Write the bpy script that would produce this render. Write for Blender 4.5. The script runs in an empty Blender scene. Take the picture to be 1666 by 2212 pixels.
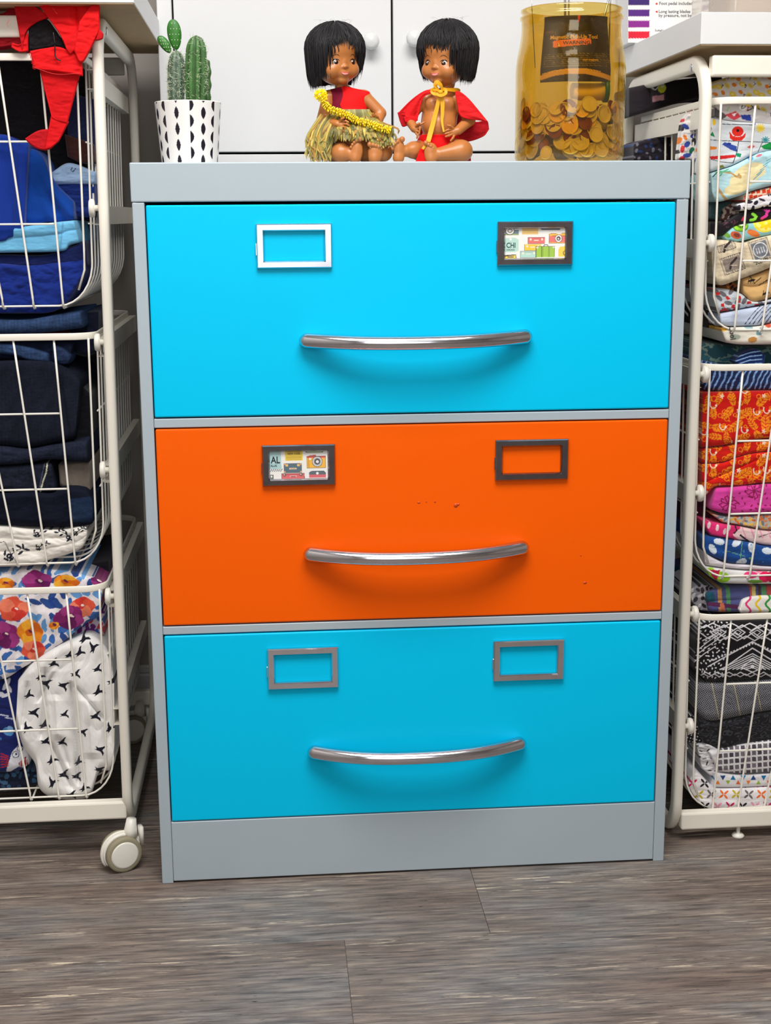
import bpy, bmesh, math, random
import numpy as np
from mathutils import Matrix, Vector

# ------------------------------------------------------------------ camera, world, lights, exposure
F_PX, PITCH, YAW, ROLL = 2974.41466, -0.211624044, -0.0825919055, 0.00733280295
CAM = np.array([0.176845564, -1.86914166, 0.949302768])
def _rot(p, yaw, roll):
    cy, sy = np.cos(yaw), np.sin(yaw); cp, sp = np.cos(p), np.sin(p); cr, sr = np.cos(roll), np.sin(roll)
    return (np.array([[cy, -sy, 0], [sy, cy, 0], [0, 0, 1]]) @ np.array([[1, 0, 0], [0, cp, -sp], [0, sp, cp]])
            @ np.array([[cr, 0, sr], [0, 1, 0], [-sr, 0, cr]]))
RM = _rot(PITCH, YAW, ROLL)
cam_data = bpy.data.cameras.new('camera'); cam = bpy.data.objects.new('camera', cam_data)
bpy.context.scene.collection.objects.link(cam)
cam_data.sensor_fit = 'HORIZONTAL'; cam_data.sensor_width = 36.0; cam_data.lens = F_PX / 1666 * 36
r_, f_, u_ = RM[:, 0], RM[:, 1], RM[:, 2]
cam.matrix_world = Matrix(((r_[0], u_[0], -f_[0], CAM[0]), (r_[1], u_[1], -f_[1], CAM[1]), (r_[2], u_[2], -f_[2], CAM[2]), (0, 0, 0, 1)))
cam_data.clip_start = 0.02
sc = bpy.context.scene
sc.camera = cam
sc.view_settings.view_transform = 'Standard'; sc.view_settings.look = 'None'
sc.view_settings.gamma = 1; sc.view_settings.exposure = 0.06
sc.cycles.max_bounces = 8; sc.cycles.transparent_max_bounces = 24
sc.cycles.sample_clamp_indirect = 6
try: sc.cycles.use_denoising = True
except Exception: pass
world = bpy.data.worlds.new('world'); sc.world = world; world.use_nodes = True
world.node_tree.nodes['Background'].inputs[0].default_value = (0.9, 0.95, 1.0, 1)
world.node_tree.nodes['Background'].inputs[1].default_value = 0.6
def area(name, loc, target, sx, sy, power, col):
    l = bpy.data.lights.new(name, 'AREA'); l.shape = 'RECTANGLE'; l.size = sx; l.size_y = sy; l.energy = power; l.color = col
    o = bpy.data.objects.new(name, l); sc.collection.objects.link(o); o.location = loc
    o.rotation_euler = (Vector(target) - Vector(loc)).to_track_quat('-Z', 'Y').to_euler(); return o
area('ceiling_panel_light', (0.30, -1.0, 2.36), (0.30, -0.87, 0), 1.3, 0.85, 50, (1, 0.98, 0.95))
area('ceiling_panel_light', (0.1, -2.6, 2.42), (0.1, -2.6, 0), 1.2, 0.5, 4, (1, 0.98, 0.95))
area('front_fill_light', (0.22, -3.1, 1.50), (0.45, 0, 0.9), 1.2, 1.5, 14, (0.95, 0.98, 1.0))  # added fill source behind the camera, for streaks on chrome and frontal light

C = bpy.data.collections.new('room'); sc.collection.children.link(C)

# ------------------------------------------------------------------ helpers
def ray(px, py):
    px = np.asarray(px, float); py = np.asarray(py, float)
    d = np.stack([(px - 833) / F_PX, np.ones_like(px + py), -(py - 1106) / F_PX + 0 * px], -1)
    return d @ RM.T
def at(px, py, Y):
    """point of the plane at depth Y that the photograph shows at a pixel"""
    d = ray(px, py); t = (np.asarray(Y, float) - CAM[1]) / d[..., 1]
    return CAM + d * t[..., None]
def scl(Y): return (Y - CAM[1]) * 1.02 / F_PX      # metres per pixel near the cabinet top
def lin(c):
    c = np.asarray(c, float) / 255.0
    return np.where(c <= 0.04045, c / 12.92, ((c + 0.055) / 1.055) ** 2.4)

def mat(name, color=(0.8, 0.8, 0.8), rough=0.5, metal=0.0, attr=None, bump=0.0, bscale=300, spec=0.5, sheen=0.0, coat=0.0, stretch=None, var=0.0, vscale=20):
    m = bpy.data.materials.new(name); m.use_nodes = True; nt = m.node_tree; b = nt.nodes['Principled BSDF']
    N, L = nt.nodes, nt.links
    b.inputs['Base Color'].default_value = (*lin(color), 1)
    b.inputs['Roughness'].default_value = rough; b.inputs['Metallic'].default_value = metal
    b.inputs['Specular IOR Level'].default_value = spec
    if sheen: b.inputs['Sheen Weight'].default_value = sheen
    if coat: b.inputs['Coat Weight'].default_value = coat
    tc = N.new('ShaderNodeTexCoord')
    src = None
    if attr:
        a = N.new('ShaderNodeAttribute'); a.attribute_name = attr; src = a.outputs['Color']
    nz = N.new('ShaderNodeTexNoise'); nz.inputs['Scale'].default_value = bscale if bump else vscale
    mp = N.new('ShaderNodeMapping'); L.new(tc.outputs['Object'], mp.inputs[0])
    if stretch: mp.inputs['Scale'].default_value = stretch
    L.new(mp.outputs[0], nz.inputs['Vector'])
    if var:
        n2 = N.new('ShaderNodeTexNoise'); n2.inputs['Scale'].default_value = vscale; n2.inputs['Detail'].default_value = 5
        L.new(mp.outputs[0], n2.inputs['Vector'])
        mr = N.new('ShaderNodeMapRange'); mr.inputs[3].default_value = 1 - var; mr.inputs[4].default_value = 1 + var
        L.new(n2.outputs[0], mr.inputs[0])
        mx = N.new('ShaderNodeMix'); mx.data_type = 'RGBA'; mx.blend_type = 'MULTIPLY'; mx.inputs[0].default_value = 1
        if src: L.new(src, mx.inputs[6])
        else: mx.inputs[6].default_value = (*lin(color), 1)
        L.new(mr.outputs[0], mx.inputs[7]); src = mx.outputs[2]
    if src is not None: L.new(src, b.inputs['Base Color'])
    if bump:
        bp = N.new('ShaderNodeBump'); bp.inputs['Strength'].default_value = bump; bp.inputs['Distance'].default_value = 0.0006
        L.new(nz.outputs[0], bp.inputs['Height']); L.new(bp.outputs[0], b.inputs['Normal'])
    return m
M = {}
M['grey'] = mat('grey_enamel', (174, 188, 197), 0.42, bump=0.05, bscale=900, var=0.03, vscale=6)
M['blue'] = mat('cyan_enamel', (0, 203, 250), 0.38, spec=0.12, bump=0.05, bscale=700)
M['orange'] = mat('orange_enamel', (255, 98, 0), 0.38, spec=0.15, bump=0.05, bscale=700)
M['chrome'] = mat('chrome', (215, 213, 220), 0.12, 1.0, var=0.10, vscale=60)
M['dark_refl'] = mat('chrome_dark_reflection', (150, 145, 152), 0.14, 1.0, var=0.25, vscale=90)  # chrome darkened in its colour to imitate dark reflections on some label holders
M['black'] = mat('black_gap', (10, 10, 12), 0.7, var=0.1)
M['cream'] = mat('cream_powder_coat', (246, 240, 227), 0.38, bump=0.06, bscale=500, var=0.03, vscale=15)
M['wire'] = mat('white_coated_wire', (246, 242, 232), 0.4, var=0.03)
M['white'] = mat('white_laminate', (226, 226, 227), 0.45, var=0.01, vscale=5)
M['board'] = mat('tan_chipboard', (176, 150, 112), 0.75, bump=0.1, var=0.1, vscale=40)
M['wall'] = mat('painted_wall', (176, 170, 164), 0.85, bump=0.1, bscale=120, var=0.02)
M['ceil'] = mat('ceiling_paint', (240, 240, 238), 0.9, bump=0.1, bscale=120)
M['rubber'] = mat('olive_grey_tyre', (150, 142, 118), 0.7, var=0.08)
M['plastic'] = mat('white_plastic', (236, 232, 222), 0.35, var=0.02)
M['print'] = mat('printed_card', attr='Col', rough=0.4)
M['cotton'] = mat('printed_cotton', attr='Col', rough=0.85, bump=0.35, bscale=1100, spec=0.2, sheen=0.15)
M['denim'] = mat('dark_denim', attr='Col', rough=0.9, bump=0.8, bscale=520, spec=0.15, var=0.4, vscale=260)
M['skin'] = mat('brown_vinyl_skin', attr='Col', rough=0.36, spec=0.5, bump=0.04, bscale=400)
M['hair'] = mat('black_doll_hair', (26, 23, 27), 0.58, var=0.3, vscale=200)
M['gloss'] = mat('painted_gloss', attr='Col', rough=0.15)
M['raffia'] = mat('raffia', attr='Col', rough=0.6, var=0.15, vscale=200)
M['yellow'] = mat('yellow_plastic', (252, 222, 20), 0.4, var=0.05)
M['redcloth'] = mat('red_felt', attr='Col', rough=0.8, bump=0.3, bscale=900, spec=0.2)
M['ribbon'] = mat('gold_ribbon', (238, 170, 10), 0.55, bump=0.2, bscale=900)
M['ceramic'] = mat('glazed_ceramic', attr='Col', rough=0.15)
M['cactus'] = mat('cactus_skin', attr='Col', rough=0.5, bump=0.3, bscale=300)
M['spine'] = mat('pale_spines', (222, 226, 200), 0.6)
M['soil'] = mat('potting_soil', (70, 58, 44), 0.9, bump=0.5, bscale=150)
M['coin_s'] = mat('silver_coin', (226, 216, 184),  0.42, 0.75, bump=0.6, bscale=260, var=0.2, vscale=180)
M['coin_c'] = mat('copper_coin', (140, 84, 60), 0.34, 1.0, bump=0.6, bscale=260, var=0.25, vscale=180)
M['coin_g'] = mat('brass_coin', (250, 212, 110),  0.42, 0.75, bump=0.6, bscale=260, var=0.2, vscale=180)
M['steel'] = mat('steel_rod', (190, 190, 195), 0.2, 1.0)

def clear_mat(name, col, rough, fac, absorb):
    """thin tinted see-through wall: tinted transparency under a glossy coat"""
    m = bpy.data.materials.new(name); m.use_nodes = True; nt = m.node_tree; N, L = nt.nodes, nt.links
    for n in list(N):
        if n.type != 'OUTPUT_MATERIAL': N.remove(n)
    out = [n for n in N if n.type == 'OUTPUT_MATERIAL'][0]
    t = N.new('ShaderNodeBsdfTransparent'); t.inputs[0].default_value = (*absorb, 1)
    g = N.new('ShaderNodeBsdfGlossy'); g.inputs['Roughness'].default_value = rough; g.inputs[0].default_value = (1, 1, 1, 1)
    d = N.new('ShaderNodeBsdfDiffuse'); d.inputs[0].default_value = (*col, 1)
    lw = N.new('ShaderNodeLayerWeight'); lw.inputs[0].default_value = 0.5
    pw_ = N.new('ShaderNodeMath'); pw_.operation = 'POWER'; L.new(lw.outputs['Facing'], pw_.inputs[0]); pw_.inputs[1].default_value = 4.0
    fr = N.new('ShaderNodeMath'); fr.operation = 'MULTIPLY_ADD'; L.new(pw_.outputs[0], fr.inputs[0]); fr.inputs[1].default_value = 0.6; fr.inputs[2].default_value = 0.06
    nz = N.new('ShaderNodeTexNoise'); nz.inputs['Scale'].default_value = 25
    bp = N.new('ShaderNodeBump'); bp.inputs['Strength'].default_value = 0.12; bp.inputs['Distance'].default_value = 0.001
    L.new(nz.outputs[0], bp.inputs['Height']); L.new(bp.outputs[0], g.inputs['Normal']); L.new(bp.outputs[0], lw.inputs['Normal'])
    m1 = N.new('ShaderNodeMixShader'); m1.inputs[0].default_value = fac; L.new(t.outputs[0], m1.inputs[1]); L.new(d.outputs[0], m1.inputs[2])
    m2 = N.new('ShaderNodeMixShader'); L.new(fr.outputs[0], m2.inputs[0]); L.new(m1.outputs[0], m2.inputs[1]); L.new(g.outputs[0], m2.inputs[2])
    L.new(m2.outputs[0], out.inputs[0]); return m
M['amber'] = clear_mat('amber_glass', (0.45, 0.26, 0.02), 0.04, 0.0, (0.915, 0.78, 0.40))
M['clearplastic'] = clear_mat('clear_plastic', (0.8, 0.76, 0.7), 0.1, 0.35, (0.92, 0.9, 0.87))

def inv_parent(o, p):
    o.parent = p
    if p.type == 'EMPTY': o.matrix_parent_inverse = Matrix.Translation(-p.location)
def mesh_obj(name, V, Fc, m, parent=None, smooth=True, cols=None, mats=None, midx=None):
    me = bpy.data.meshes.new(name)
    V = np.asarray(V, float)
    me.from_pydata(V.tolist() if len(V) < 20000 else V, [], Fc if isinstance(Fc, list) else Fc.tolist())
    me.materials.append(M[m] if isinstance(m, str) else m)
    for x in (mats or []): me.materials.append(M[x])
    if midx is not None: me.polygons.foreach_set('material_index', np.asarray(midx, np.int32))
    if smooth: me.polygons.foreach_set('use_smooth', np.ones(len(me.polygons), bool))
    if cols is not None:
        ca = me.color_attributes.new('Col', 'FLOAT_COLOR', 'POINT')
        c4 = np.ones((len(V), 4), np.float32); c4[:, :3] = lin(cols)
        ca.data.foreach_set('color', c4.ravel())
    me.update()
    o = bpy.data.objects.new(name, me); C.objects.link(o)
    if parent: inv_parent(o, parent)
    return o
def tag(o, label, cat, group=None):
    o['label'] = label; o['category'] = cat
    if group: o['group'] = group
    return o
def thing(name, label, cat, loc, group=None):
    o = bpy.data.objects.new(name, None); C.objects.link(o); o.location = loc; o.empty_display_size = 0.02
    return tag(o, label, cat, group)
def structure(o): o['kind'] = 'structure'; return o

class MB:
    """collects pieces into one mesh"""
    def __init__(s): s.V, s.F, s.n, s.c = [], [], 0, []
    def add(s, V, Fc, col=None):
        V = np.asarray(V, float); s.V.append(V); s.F += [[i + s.n for i in f] for f in Fc]; s.n += len(V)
        s.c.append(np.broadcast_to(np.asarray(col if col is not None else (200, 200, 200), float), (len(V), 3)))
        return s
    def build(s, name, m, parent=None, smooth=True, cols=False):
        return mesh_obj(name, np.concatenate(s.V), s.F, m, parent, smooth, np.concatenate(s.c) if cols else None)

def box(x0, x1, y0, y1, z0, z1, b=0.0, seg=1):
    bm = bmesh.new(); bmesh.ops.create_cube(bm, size=1)
    for v in bm.verts: v.co = ((x0 + x1) / 2 + v.co.x * (x1 - x0), (y0 + y1) / 2 + v.co.y * (y1 - y0), (z0 + z1) / 2 + v.co.z * (z1 - z0))
    if b: bmesh.ops.bevel(bm, geom=list(bm.edges), offset=b, segments=seg, profile=0.5, affect='EDGES')
    V = [tuple(v.co) for v in bm.verts]; Fc = [[v.index for v in f.verts] for f in bm.faces]
    bm.free(); return V, Fc
def bx(name, dims, m, parent=None, b=0.0, seg=1):
    V, Fc = box(*dims, b, seg); return mesh_obj(name, V, Fc, m, parent, smooth=False)

def sweep(pts, prof, up=(0, 0, 1), closed=False, scale=None, caps=True):
    """prof: closed 2-D outline (side, normal) carried along pts"""
    P = np.asarray(pts, float); n = len(P); prof = np.asarray(prof, float); k = len(prof)
    T = np.roll(P, -1, 0) - np.roll(P, 1, 0)
    if not closed: T[0] = P[1] - P[0]; T[-1] = P[-1] - P[-2]
    T /= np.linalg.norm(T, axis=1)[:, None] + 1e-12
    U = np.broadcast_to(np.asarray(up, float), P.shape).copy()
    S = np.cross(T, U); bad = np.linalg.norm(S, axis=1) < 1e-3
    if bad.any(): S[bad] = np.cross(T[bad], np.array([0.3, 1, 0.2]))
    S /= np.linalg.norm(S, axis=1)[:, None]; Nn = np.cross(S, T)
    sc_ = np.ones(n) if scale is None else np.asarray(scale, float)
    V = P[:, None, :] + S[:, None, :] * (prof[None, :, 0:1] * sc_[:, None, None]) + Nn[:, None, :] * (prof[None, :, 1:2] * sc_[:, None, None])
    Fc = []
    for i in range(n if closed else n - 1):
        a, b_ = i * k, ((i + 1) % n) * k
        for j in range(k):
            j2 = (j + 1) % k; Fc.append([a + j, a + j2, b_ + j2, b_ + j])
    if not closed and caps: Fc.append(list(range(k))[::-1]); Fc.append([(n - 1) * k + j for j in range(k)])
    return V.reshape(-1, 3), Fc
def circ(r, k=8, ry=None):
    a = np.linspace(0, 2 * np.pi, k, endpoint=False); return np.c_[np.cos(a) * r, np.sin(a) * (ry or r)]
def rrect(w, h, r, k=3):
    out = []
    for cx, cy, a0 in ((w / 2 - r, h / 2 - r, 0), (-w / 2 + r, h / 2 - r, 90), (-w / 2 + r, -h / 2 + r, 180), (w / 2 - r, -h / 2 + r, 270)):
        for i in range(k + 1):
            a = math.radians(a0 + 90 * i / k); out.append((cx + r * math.cos(a), cy + r * math.sin(a)))
    return np.array(out)
def lathe(prof, k=48, center=(0, 0), ang=None):
    prof = np.asarray(prof, float); a = np.linspace(0, 2 * np.pi, k, endpoint=False)
    V = np.stack([center[0] + prof[:, None, 0] * np.cos(a), center[1] + prof[:, None, 0] * np.sin(a), prof[:, None, 1] + 0 * a], -1).reshape(-1, 3)
    Fc = [[i * k + j, i * k + (j + 1) % k, (i + 1) * k + (j + 1) % k, (i + 1) * k + j] for i in range(len(prof) - 1) for j in range(k)]
    return V, Fc
def spheroid(c, r, R=None, seg=16, ring=10):
    V, Fc = [], []
    th = np.linspace(0, np.pi, ring + 1); ph = np.linspace(0, 2 * np.pi, seg, endpoint=False)
    v = np.stack([np.sin(th)[:, None] * np.cos(ph), np.sin(th)[:, None] * np.sin(ph), np.cos(th)[:, None] + 0 * ph], -1).reshape(-1, 3)
    v = v * np.asarray(r if np.ndim(r) else (r, r, r))
    if R is not None: v = v @ np.asarray(R).T
    Fc = [[i * seg + j, (i + 1) * seg + j, (i + 1) * seg + (j + 1) % seg, i * seg + (j + 1) % seg] for i in range(ring) for j in range(seg)]
    return v + np.asarray(c), Fc
def bez(pts, n=20):
    """Catmull-Rom through points"""
    P = np.asarray(pts, float); Q = np.vstack([2 * P[0] - P[1], P, 2 * P[-1] - P[-2]]); out = []
    m = len(P) - 1
    for i in range(m):
        p0, p1, p2, p3 = Q[i:i + 4]; t = np.linspace(0, 1, max(2, n // m + 1))[:, None]
        if i < m - 1: t = t[:-1]
        out.append(0.5 * ((2 * p1) + (-p0 + p2) * t + (2 * p0 - 5 * p1 + 4 * p2 - p3) * t ** 2 + (-p0 + 3 * p1 - 3 * p2 + p3) * t ** 3))
    return np.concatenate(out)
def glyphs(s, size, align='LEFT', bold=0.0):
    """letters as flat mesh pieces: verts (x, y) and faces"""
    cu = bpy.data.curves.new('lettering', 'FONT'); cu.body = s; cu.size = size; cu.align_x = align; cu.offset = bold; cu.resolution_u = 2
    o = bpy.data.objects.new('lettering', cu); C.objects.link(o)
    me = bpy.data.meshes.new_from_object(o.evaluated_get(bpy.context.evaluated_depsgraph_get()))
    V = np.array([v.co[:] for v in me.vertices]).reshape(-1, 3); Fc = [list(p.vertices) for p in me.polygons]
    bpy.data.objects.remove(o); bpy.data.curves.remove(cu); bpy.data.meshes.remove(me)
    return V, Fc

class Ink:
    """print drawn per vertex: X, Y are the cloth's own flat coordinates"""
    def __init__(s, X, Y, base): s.X, s.Y = X, Y; s.c = np.empty(X.shape + (3,)); s.c[:] = base
    def put(s, mask, col, a=1.0):
        if a >= 1: s.c[mask] = col
        else: s.c[mask] = s.c[mask] * (1 - a) + np.asarray(col, float) * a
        return s
    def ell(s, cx, cy, rx, ry, col, ang=0, a=1.0):
        t = math.radians(ang); dx, dy = s.X - cx, s.Y - cy
        u = dx * math.cos(t) + dy * math.sin(t); v = -dx * math.sin(t) + dy * math.cos(t)
        return s.put((u / rx) ** 2 + (v / ry) ** 2 < 1, col, a)
    def ring(s, cx, cy, r, w, col):
        d = np.hypot(s.X - cx, s.Y - cy); return s.put(abs(d - r) < w / 2, col)
    def line(s, pts, w, col):
        for (x0, y0), (x1, y1) in zip(pts[:-1], pts[1:]):
            L2 = (x1 - x0) ** 2 + (y1 - y0) ** 2 + 1e-9
            t = np.clip(((s.X - x0) * (x1 - x0) + (s.Y - y0) * (y1 - y0)) / L2, 0, 1)
            s.put(np.hypot(s.X - x0 - t * (x1 - x0), s.Y - y0 - t * (y1 - y0)) < w / 2, col)
        return s
    def poly(s, pts, col, a=1.0):
        ins = np.zeros(s.X.shape, bool); n = len(pts)
        for i in range(n):
            (x0, y0), (x1, y1) = pts[i], pts[(i + 1) % n]
            if y0 == y1: continue
            c = ((y0 > s.Y) != (y1 > s.Y)) & (s.X < (x1 - x0) * (s.Y - y0) / (y1 - y0) + x0); ins ^= c
        return s.put(ins, col, a)
    def noise(s, sc_, seed=0, warp=0.0, ax=1.0):
        return fnoise(s.X * sc_ * ax, s.Y * sc_, seed)
def fnoise(x, y, seed=0, octs=4):
    r = np.random.RandomState(seed); out = np.zeros_like(x, dtype=float); amp = 1.0; tot = 0
    for o in range(octs):
        a = r.uniform(0, 2 * np.pi, 5); ph = r.uniform(0, 6.28, 5); w = 0
        for ai, pi_ in zip(a, ph): w = w + np.sin((x * np.cos(ai) + y * np.sin(ai)) * 2.0 ** o + pi_ + 1.3 * out)
        out = out + amp * w / 5; tot += amp; amp *= 0.55
    return out / tot

def resample(P, n, axis=None):
    P = np.asarray(P, float)
    if axis is not None: s = P[:, axis]; q = np.linspace(s[0], s[-1], n); return np.c_[q if axis == 0 else np.interp(q, s, P[:, 0]), np.interp(q, s, P[:, 1]) if axis == 0 else q]
    s = np.r_[0, np.cumsum(np.hypot(*np.diff(P, axis=0).T))]; q = np.linspace(0, s[-1], n)
    return np.c_[np.interp(q, s, P[:, 0]), np.interp(q, s, P[:, 1])]
CL = 0
def cloth(label, A, B, Y, base=(200, 200, 200), ink=None, depth=0.14, rnd=10, amp=2.0, fold=0.05, stretch=(1.0, 2.2), seed=None, creases=(), du=1.5,
          m='cotton', name='folded_fabric', cat='fabric', group=None, ends=8, extra=None, smoothc=True, shape=None, parent=None):
    """a piece of cloth spanned between an upper and a lower edge, swelling forward, with depth behind"""
    global CL; CL += 1; seed = seed if seed is not None else CL
    A = np.asarray(A, float); B = np.asarray(B, float)
    L = max(np.hypot(*np.diff(A, axis=0).T).sum(), np.hypot(*np.diff(B, axis=0).T).sum())
    H = np.hypot(*(resample(A, 20) - resample(B, 20)).T).max()
    n = max(6, int(L / du)); k = max(6, int(H / du))
    if smoothc and len(A) > 2: A = bez(A, 60)
    if smoothc and len(B) > 2: B = bez(B, 60)
    a, b = resample(A, n), resample(B, n)
    s = np.linspace(0, 1, k)[:, None, None]
    P = a[None] * (1 - s) + b[None] * s
    X, Z = P[..., 0], P[..., 1]
    h = np.hypot(*(a - b).T)[None, :]; sv = s[..., 0]
    de = np.minimum(sv, 1 - sv) * h; tt = np.linspace(0, 1, n)[None, :]; dn = np.minimum(tt, 1 - tt) * L
    R = np.minimum(rnd, h / 2 + 1)
    off = R * (1 - np.sqrt(np.clip(1 - np.clip(1 - de / R, 0, 1) ** 2, 0, 1)))
    if ends: off = off + ends * (1 - np.sqrt(np.clip(1 - np.clip(1 - dn / ends, 0, 1) ** 2, 0, 1)))
    nz = fnoise(X * fold * stretch[0], Z * fold * stretch[1], seed)
    nz2 = fnoise(X * fold * 2.7 * stretch[0] + 5 * nz, Z * fold * 2.7 * stretch[1], seed + 77)
    edge = np.clip(np.minimum(de, dn) / 6, 0, 1)
    off = off - amp * (np.abs(nz) * 2 - 0.6 + 0.5 * nz2) * edge
    for cs in creases:                                  # (s position, depth, width, wobble)
        pos = cs[0] + (cs[3] if len(cs) > 3 else 0.02) * fnoise(X * 0.03, X * 0, seed + 3)
        q = (sv - pos) * h / cs[2]; off = off + cs[1] * np.exp(-np.abs(q)) * (1 if True else 0) + cs[1] * 0.25 * np.tanh(q)
    if extra is not None: off = off + extra(X, Z, tt, sv)
    sm = scl(Y) * 0.97
    Yv = Y + off * sm
    V = at(X, Z, Yv).reshape(-1, 3)
    idx = np.arange(n * k).reshape(k, n)
    Fc = np.stack([idx[:-1, :-1], idx[:-1, 1:], idx[1:, 1:], idx[1:, :-1]], -1).reshape(-1, 4)[:, ::-1].tolist()
    loop = np.r_[idx[0, :], idx[1:, -1], idx[-1, -2::-1], idx[-2:0:-1, 0]]
    bk = V[loop].copy(); bk[:, 1] = np.maximum(bk[:, 1] + depth * 0.3, Y + depth); nb = len(V)
    V = np.vstack([V, bk]); m_ = len(loop)
    Fc += [[int(loop[i]), nb + i, nb + (i + 1) % m_, int(loop[(i + 1) % m_])][::-1] for i in range(m_)]
    Fc.append([nb + i for i in range(m_)][::-1])
    ik = Ink(X, Z, base)
    if ink: ink(ik)
    col = ik.c.reshape(-1, 3); col = np.vstack([col, col[loop]])
    o = mesh_obj(name, V, Fc, m, parent, True, np.clip(col, 0, 255))
    if label: tag(o, label, cat, group)
    return o

# ------------------------------------------------------------------ the room
W, H = 0.748, 1.02
def floor_mat():
    m = bpy.data.materials.new('grey_brown_vinyl_plank'); m.use_nodes = True; nt = m.node_tree; N, L = nt.nodes, nt.links; b = N['Principled BSDF']
    tc = N.new('ShaderNodeTexCoord'); oi = N.new('ShaderNodeObjectInfo')
    sm = N.new('ShaderNodeVectorMath'); sm.operation = 'SCALE'; sm.inputs['Scale'].default_value = 37.0
    cb = N.new('ShaderNodeCombineXYZ'); L.new(oi.outputs['Random'], cb.inputs[0]); L.new(oi.outputs['Random'], cb.inputs[1]); L.new(cb.outputs[0], sm.inputs[0])
    ad = N.new('ShaderNodeVectorMath'); ad.operation = 'ADD'; L.new(tc.outputs['Object'], ad.inputs[0]); L.new(sm.outputs[0], ad.inputs[1])
    def noise(sx, sy, detail, scale=1.0, rough=0.6):
        mp = N.new('ShaderNodeMapping'); mp.inputs['Scale'].default_value = (sx, sy, 1); L.new(ad.outputs[0], mp.inputs[0])
        n = N.new('ShaderNodeTexNoise'); n.inputs['Scale'].default_value = scale; n.inputs['Detail'].default_value = detail; n.inputs['Roughness'].default_value = rough
        L.new(mp.outputs[0], n.inputs['Vector']); return n.outputs[0]
    def ramp(src, stops):
        r = N.new('ShaderNodeValToRGB'); e = r.color_ramp.elements
        while len(e) < len(stops): e.new(0.5)
        for el, (p, c) in zip(e, stops): el.position = p; el.color = (*lin(c), 1)
        L.new(src, r.inputs[0]); return r.outputs[0]
    def mix(a, b_, f, mode='MIX'):
        x = N.new('ShaderNodeMix'); x.data_type = 'RGBA'; x.blend_type = mode
        L.new(a, x.inputs[6]); L.new(b_, x.inputs[7])
        if isinstance(f, float): x.inputs[0].default_value = f
        else: L.new(f, x.inputs[0])
        return x.outputs[2]
    base = ramp(noise(2.6, 8, 3), [(0.34, (136, 122, 114)), (0.50, (150, 140, 133)), (0.62, (146, 144, 143)), (0.72, (166, 156, 146))])
    grain = ramp(noise(11, 150, 8, rough=0.72), [(0.36, (84, 80, 80)), (0.50, (146, 142, 140)), (0.66, (196, 190, 182))])
    c = mix(base, grain, 0.85, 'OVERLAY')
    mr = N.new('ShaderNodeMapRange'); mr.inputs[1].default_value = 0.55; mr.inputs[2].default_value = 0.63; L.new(noise(13, 170, 6, rough=0.68), mr.inputs[0])
    mp2 = N.new('ShaderNodeMapRange'); mp2.inputs[1].default_value = 0.46; mp2.inputs[2].default_value = 0.64; L.new(noise(3, 20, 3), mp2.inputs[0])
    mm = N.new('ShaderNodeMath'); mm.operation = 'MULTIPLY'; L.new(mr.outputs[0], mm.inputs[0]); L.new(mp2.outputs[0], mm.inputs[1])
    lt = N.new('ShaderNodeRGB'); lt.outputs[0].default_value = (*lin((214, 198, 176)), 1); c = mix(c, lt.outputs[0], mm.outputs[0])
    md = N.new('ShaderNodeMapRange'); md.inputs[1].default_value = 0.66; md.inputs[2].default_value = 0.71; L.new(noise(42, 300, 3), md.inputs[0])
    dk = N.new('ShaderNodeRGB'); dk.outputs[0].default_value = (*lin((42, 42, 44)), 1); c = mix(c, dk.outputs[0], md.outputs[0])
    L.new(c, b.inputs['Base Color']); b.inputs['Roughness'].default_value = 0.5; b.inputs['Specular IOR Level'].default_value = 0.35
    bp = N.new('ShaderNodeBump'); bp.inputs['Strength'].default_value = 0.2; bp.inputs['Distance'].default_value = 0.0006
    L.new(noise(20, 260, 4), bp.inputs['Height']); L.new(bp.outputs[0], b.inputs['Normal']); return m
M['floor'] = floor_mat()
fl = structure(bx('floor', (-2.0, 2.6, -3.25, 0.72, -0.03, -0.0022), 'floor'))
rows = {0: [-0.76, 0.4543, 1.4], -1: [-0.80, 0.2568, 1.2], -2: [-0.79, 0.12, 1.5], 1: [-0.6, 0.3, 1.3], 2: [-0.85, 0.1, 1.1], 3: [-0.5, 0.5, 1.4], 4: [-0.9, 0.2, 1.2], -3: [-0.9, 0.1, 1.3], -4: [-0.6, 0.5, 1.5]}
for k, xs in rows.items():
    y0 = -0.1835 + k * 0.196; y1 = y0 + 0.196
    if y0 > 0.72: continue
    y1 = min(y1, 0.72)
    for xa, xb in zip(xs[:-1], xs[1:]):
        bx('plank', (xa + .0003, xb - .0003, y0 + .0003, y1 - .0003, -0.0022, 0.0), 'floor', fl, b=0.0003)
structure(bx('wall_back', (-2.0, 2.6, 0.72, 0.78, -0.03, 2.45), 'wall'))
structure(bx('wall_left_blocker', (-0.86, -0.80, -3.25, 0.78, -0.03, 2.45), 'wall'))  # unseen wall, set close in to block light from the left gap
structure(bx('wall_right', (2.6, 2.66, -3.25, 0.78, -0.03, 2.45), 'wall'))
structure(bx('wall_front', (-2.0, 2.6, -3.31, -3.25, -0.03, 2.45), 'wall'))
structure(bx('ceiling', (-2.0, 2.6, -3.25, 0.78, 2.45, 2.5), 'ceil'))
bbd = structure(mesh_obj('baseboard_back', *box(-2.0, 2.6, 0.703, 0.7195, 0.0, 0.085, 0.003), 'white', None, False))
bx('baseboard_cap', (-2.0, 2.6, 0.708, 0.7195, 0.0855, 0.10), 'white', bbd, b=.002)
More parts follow.
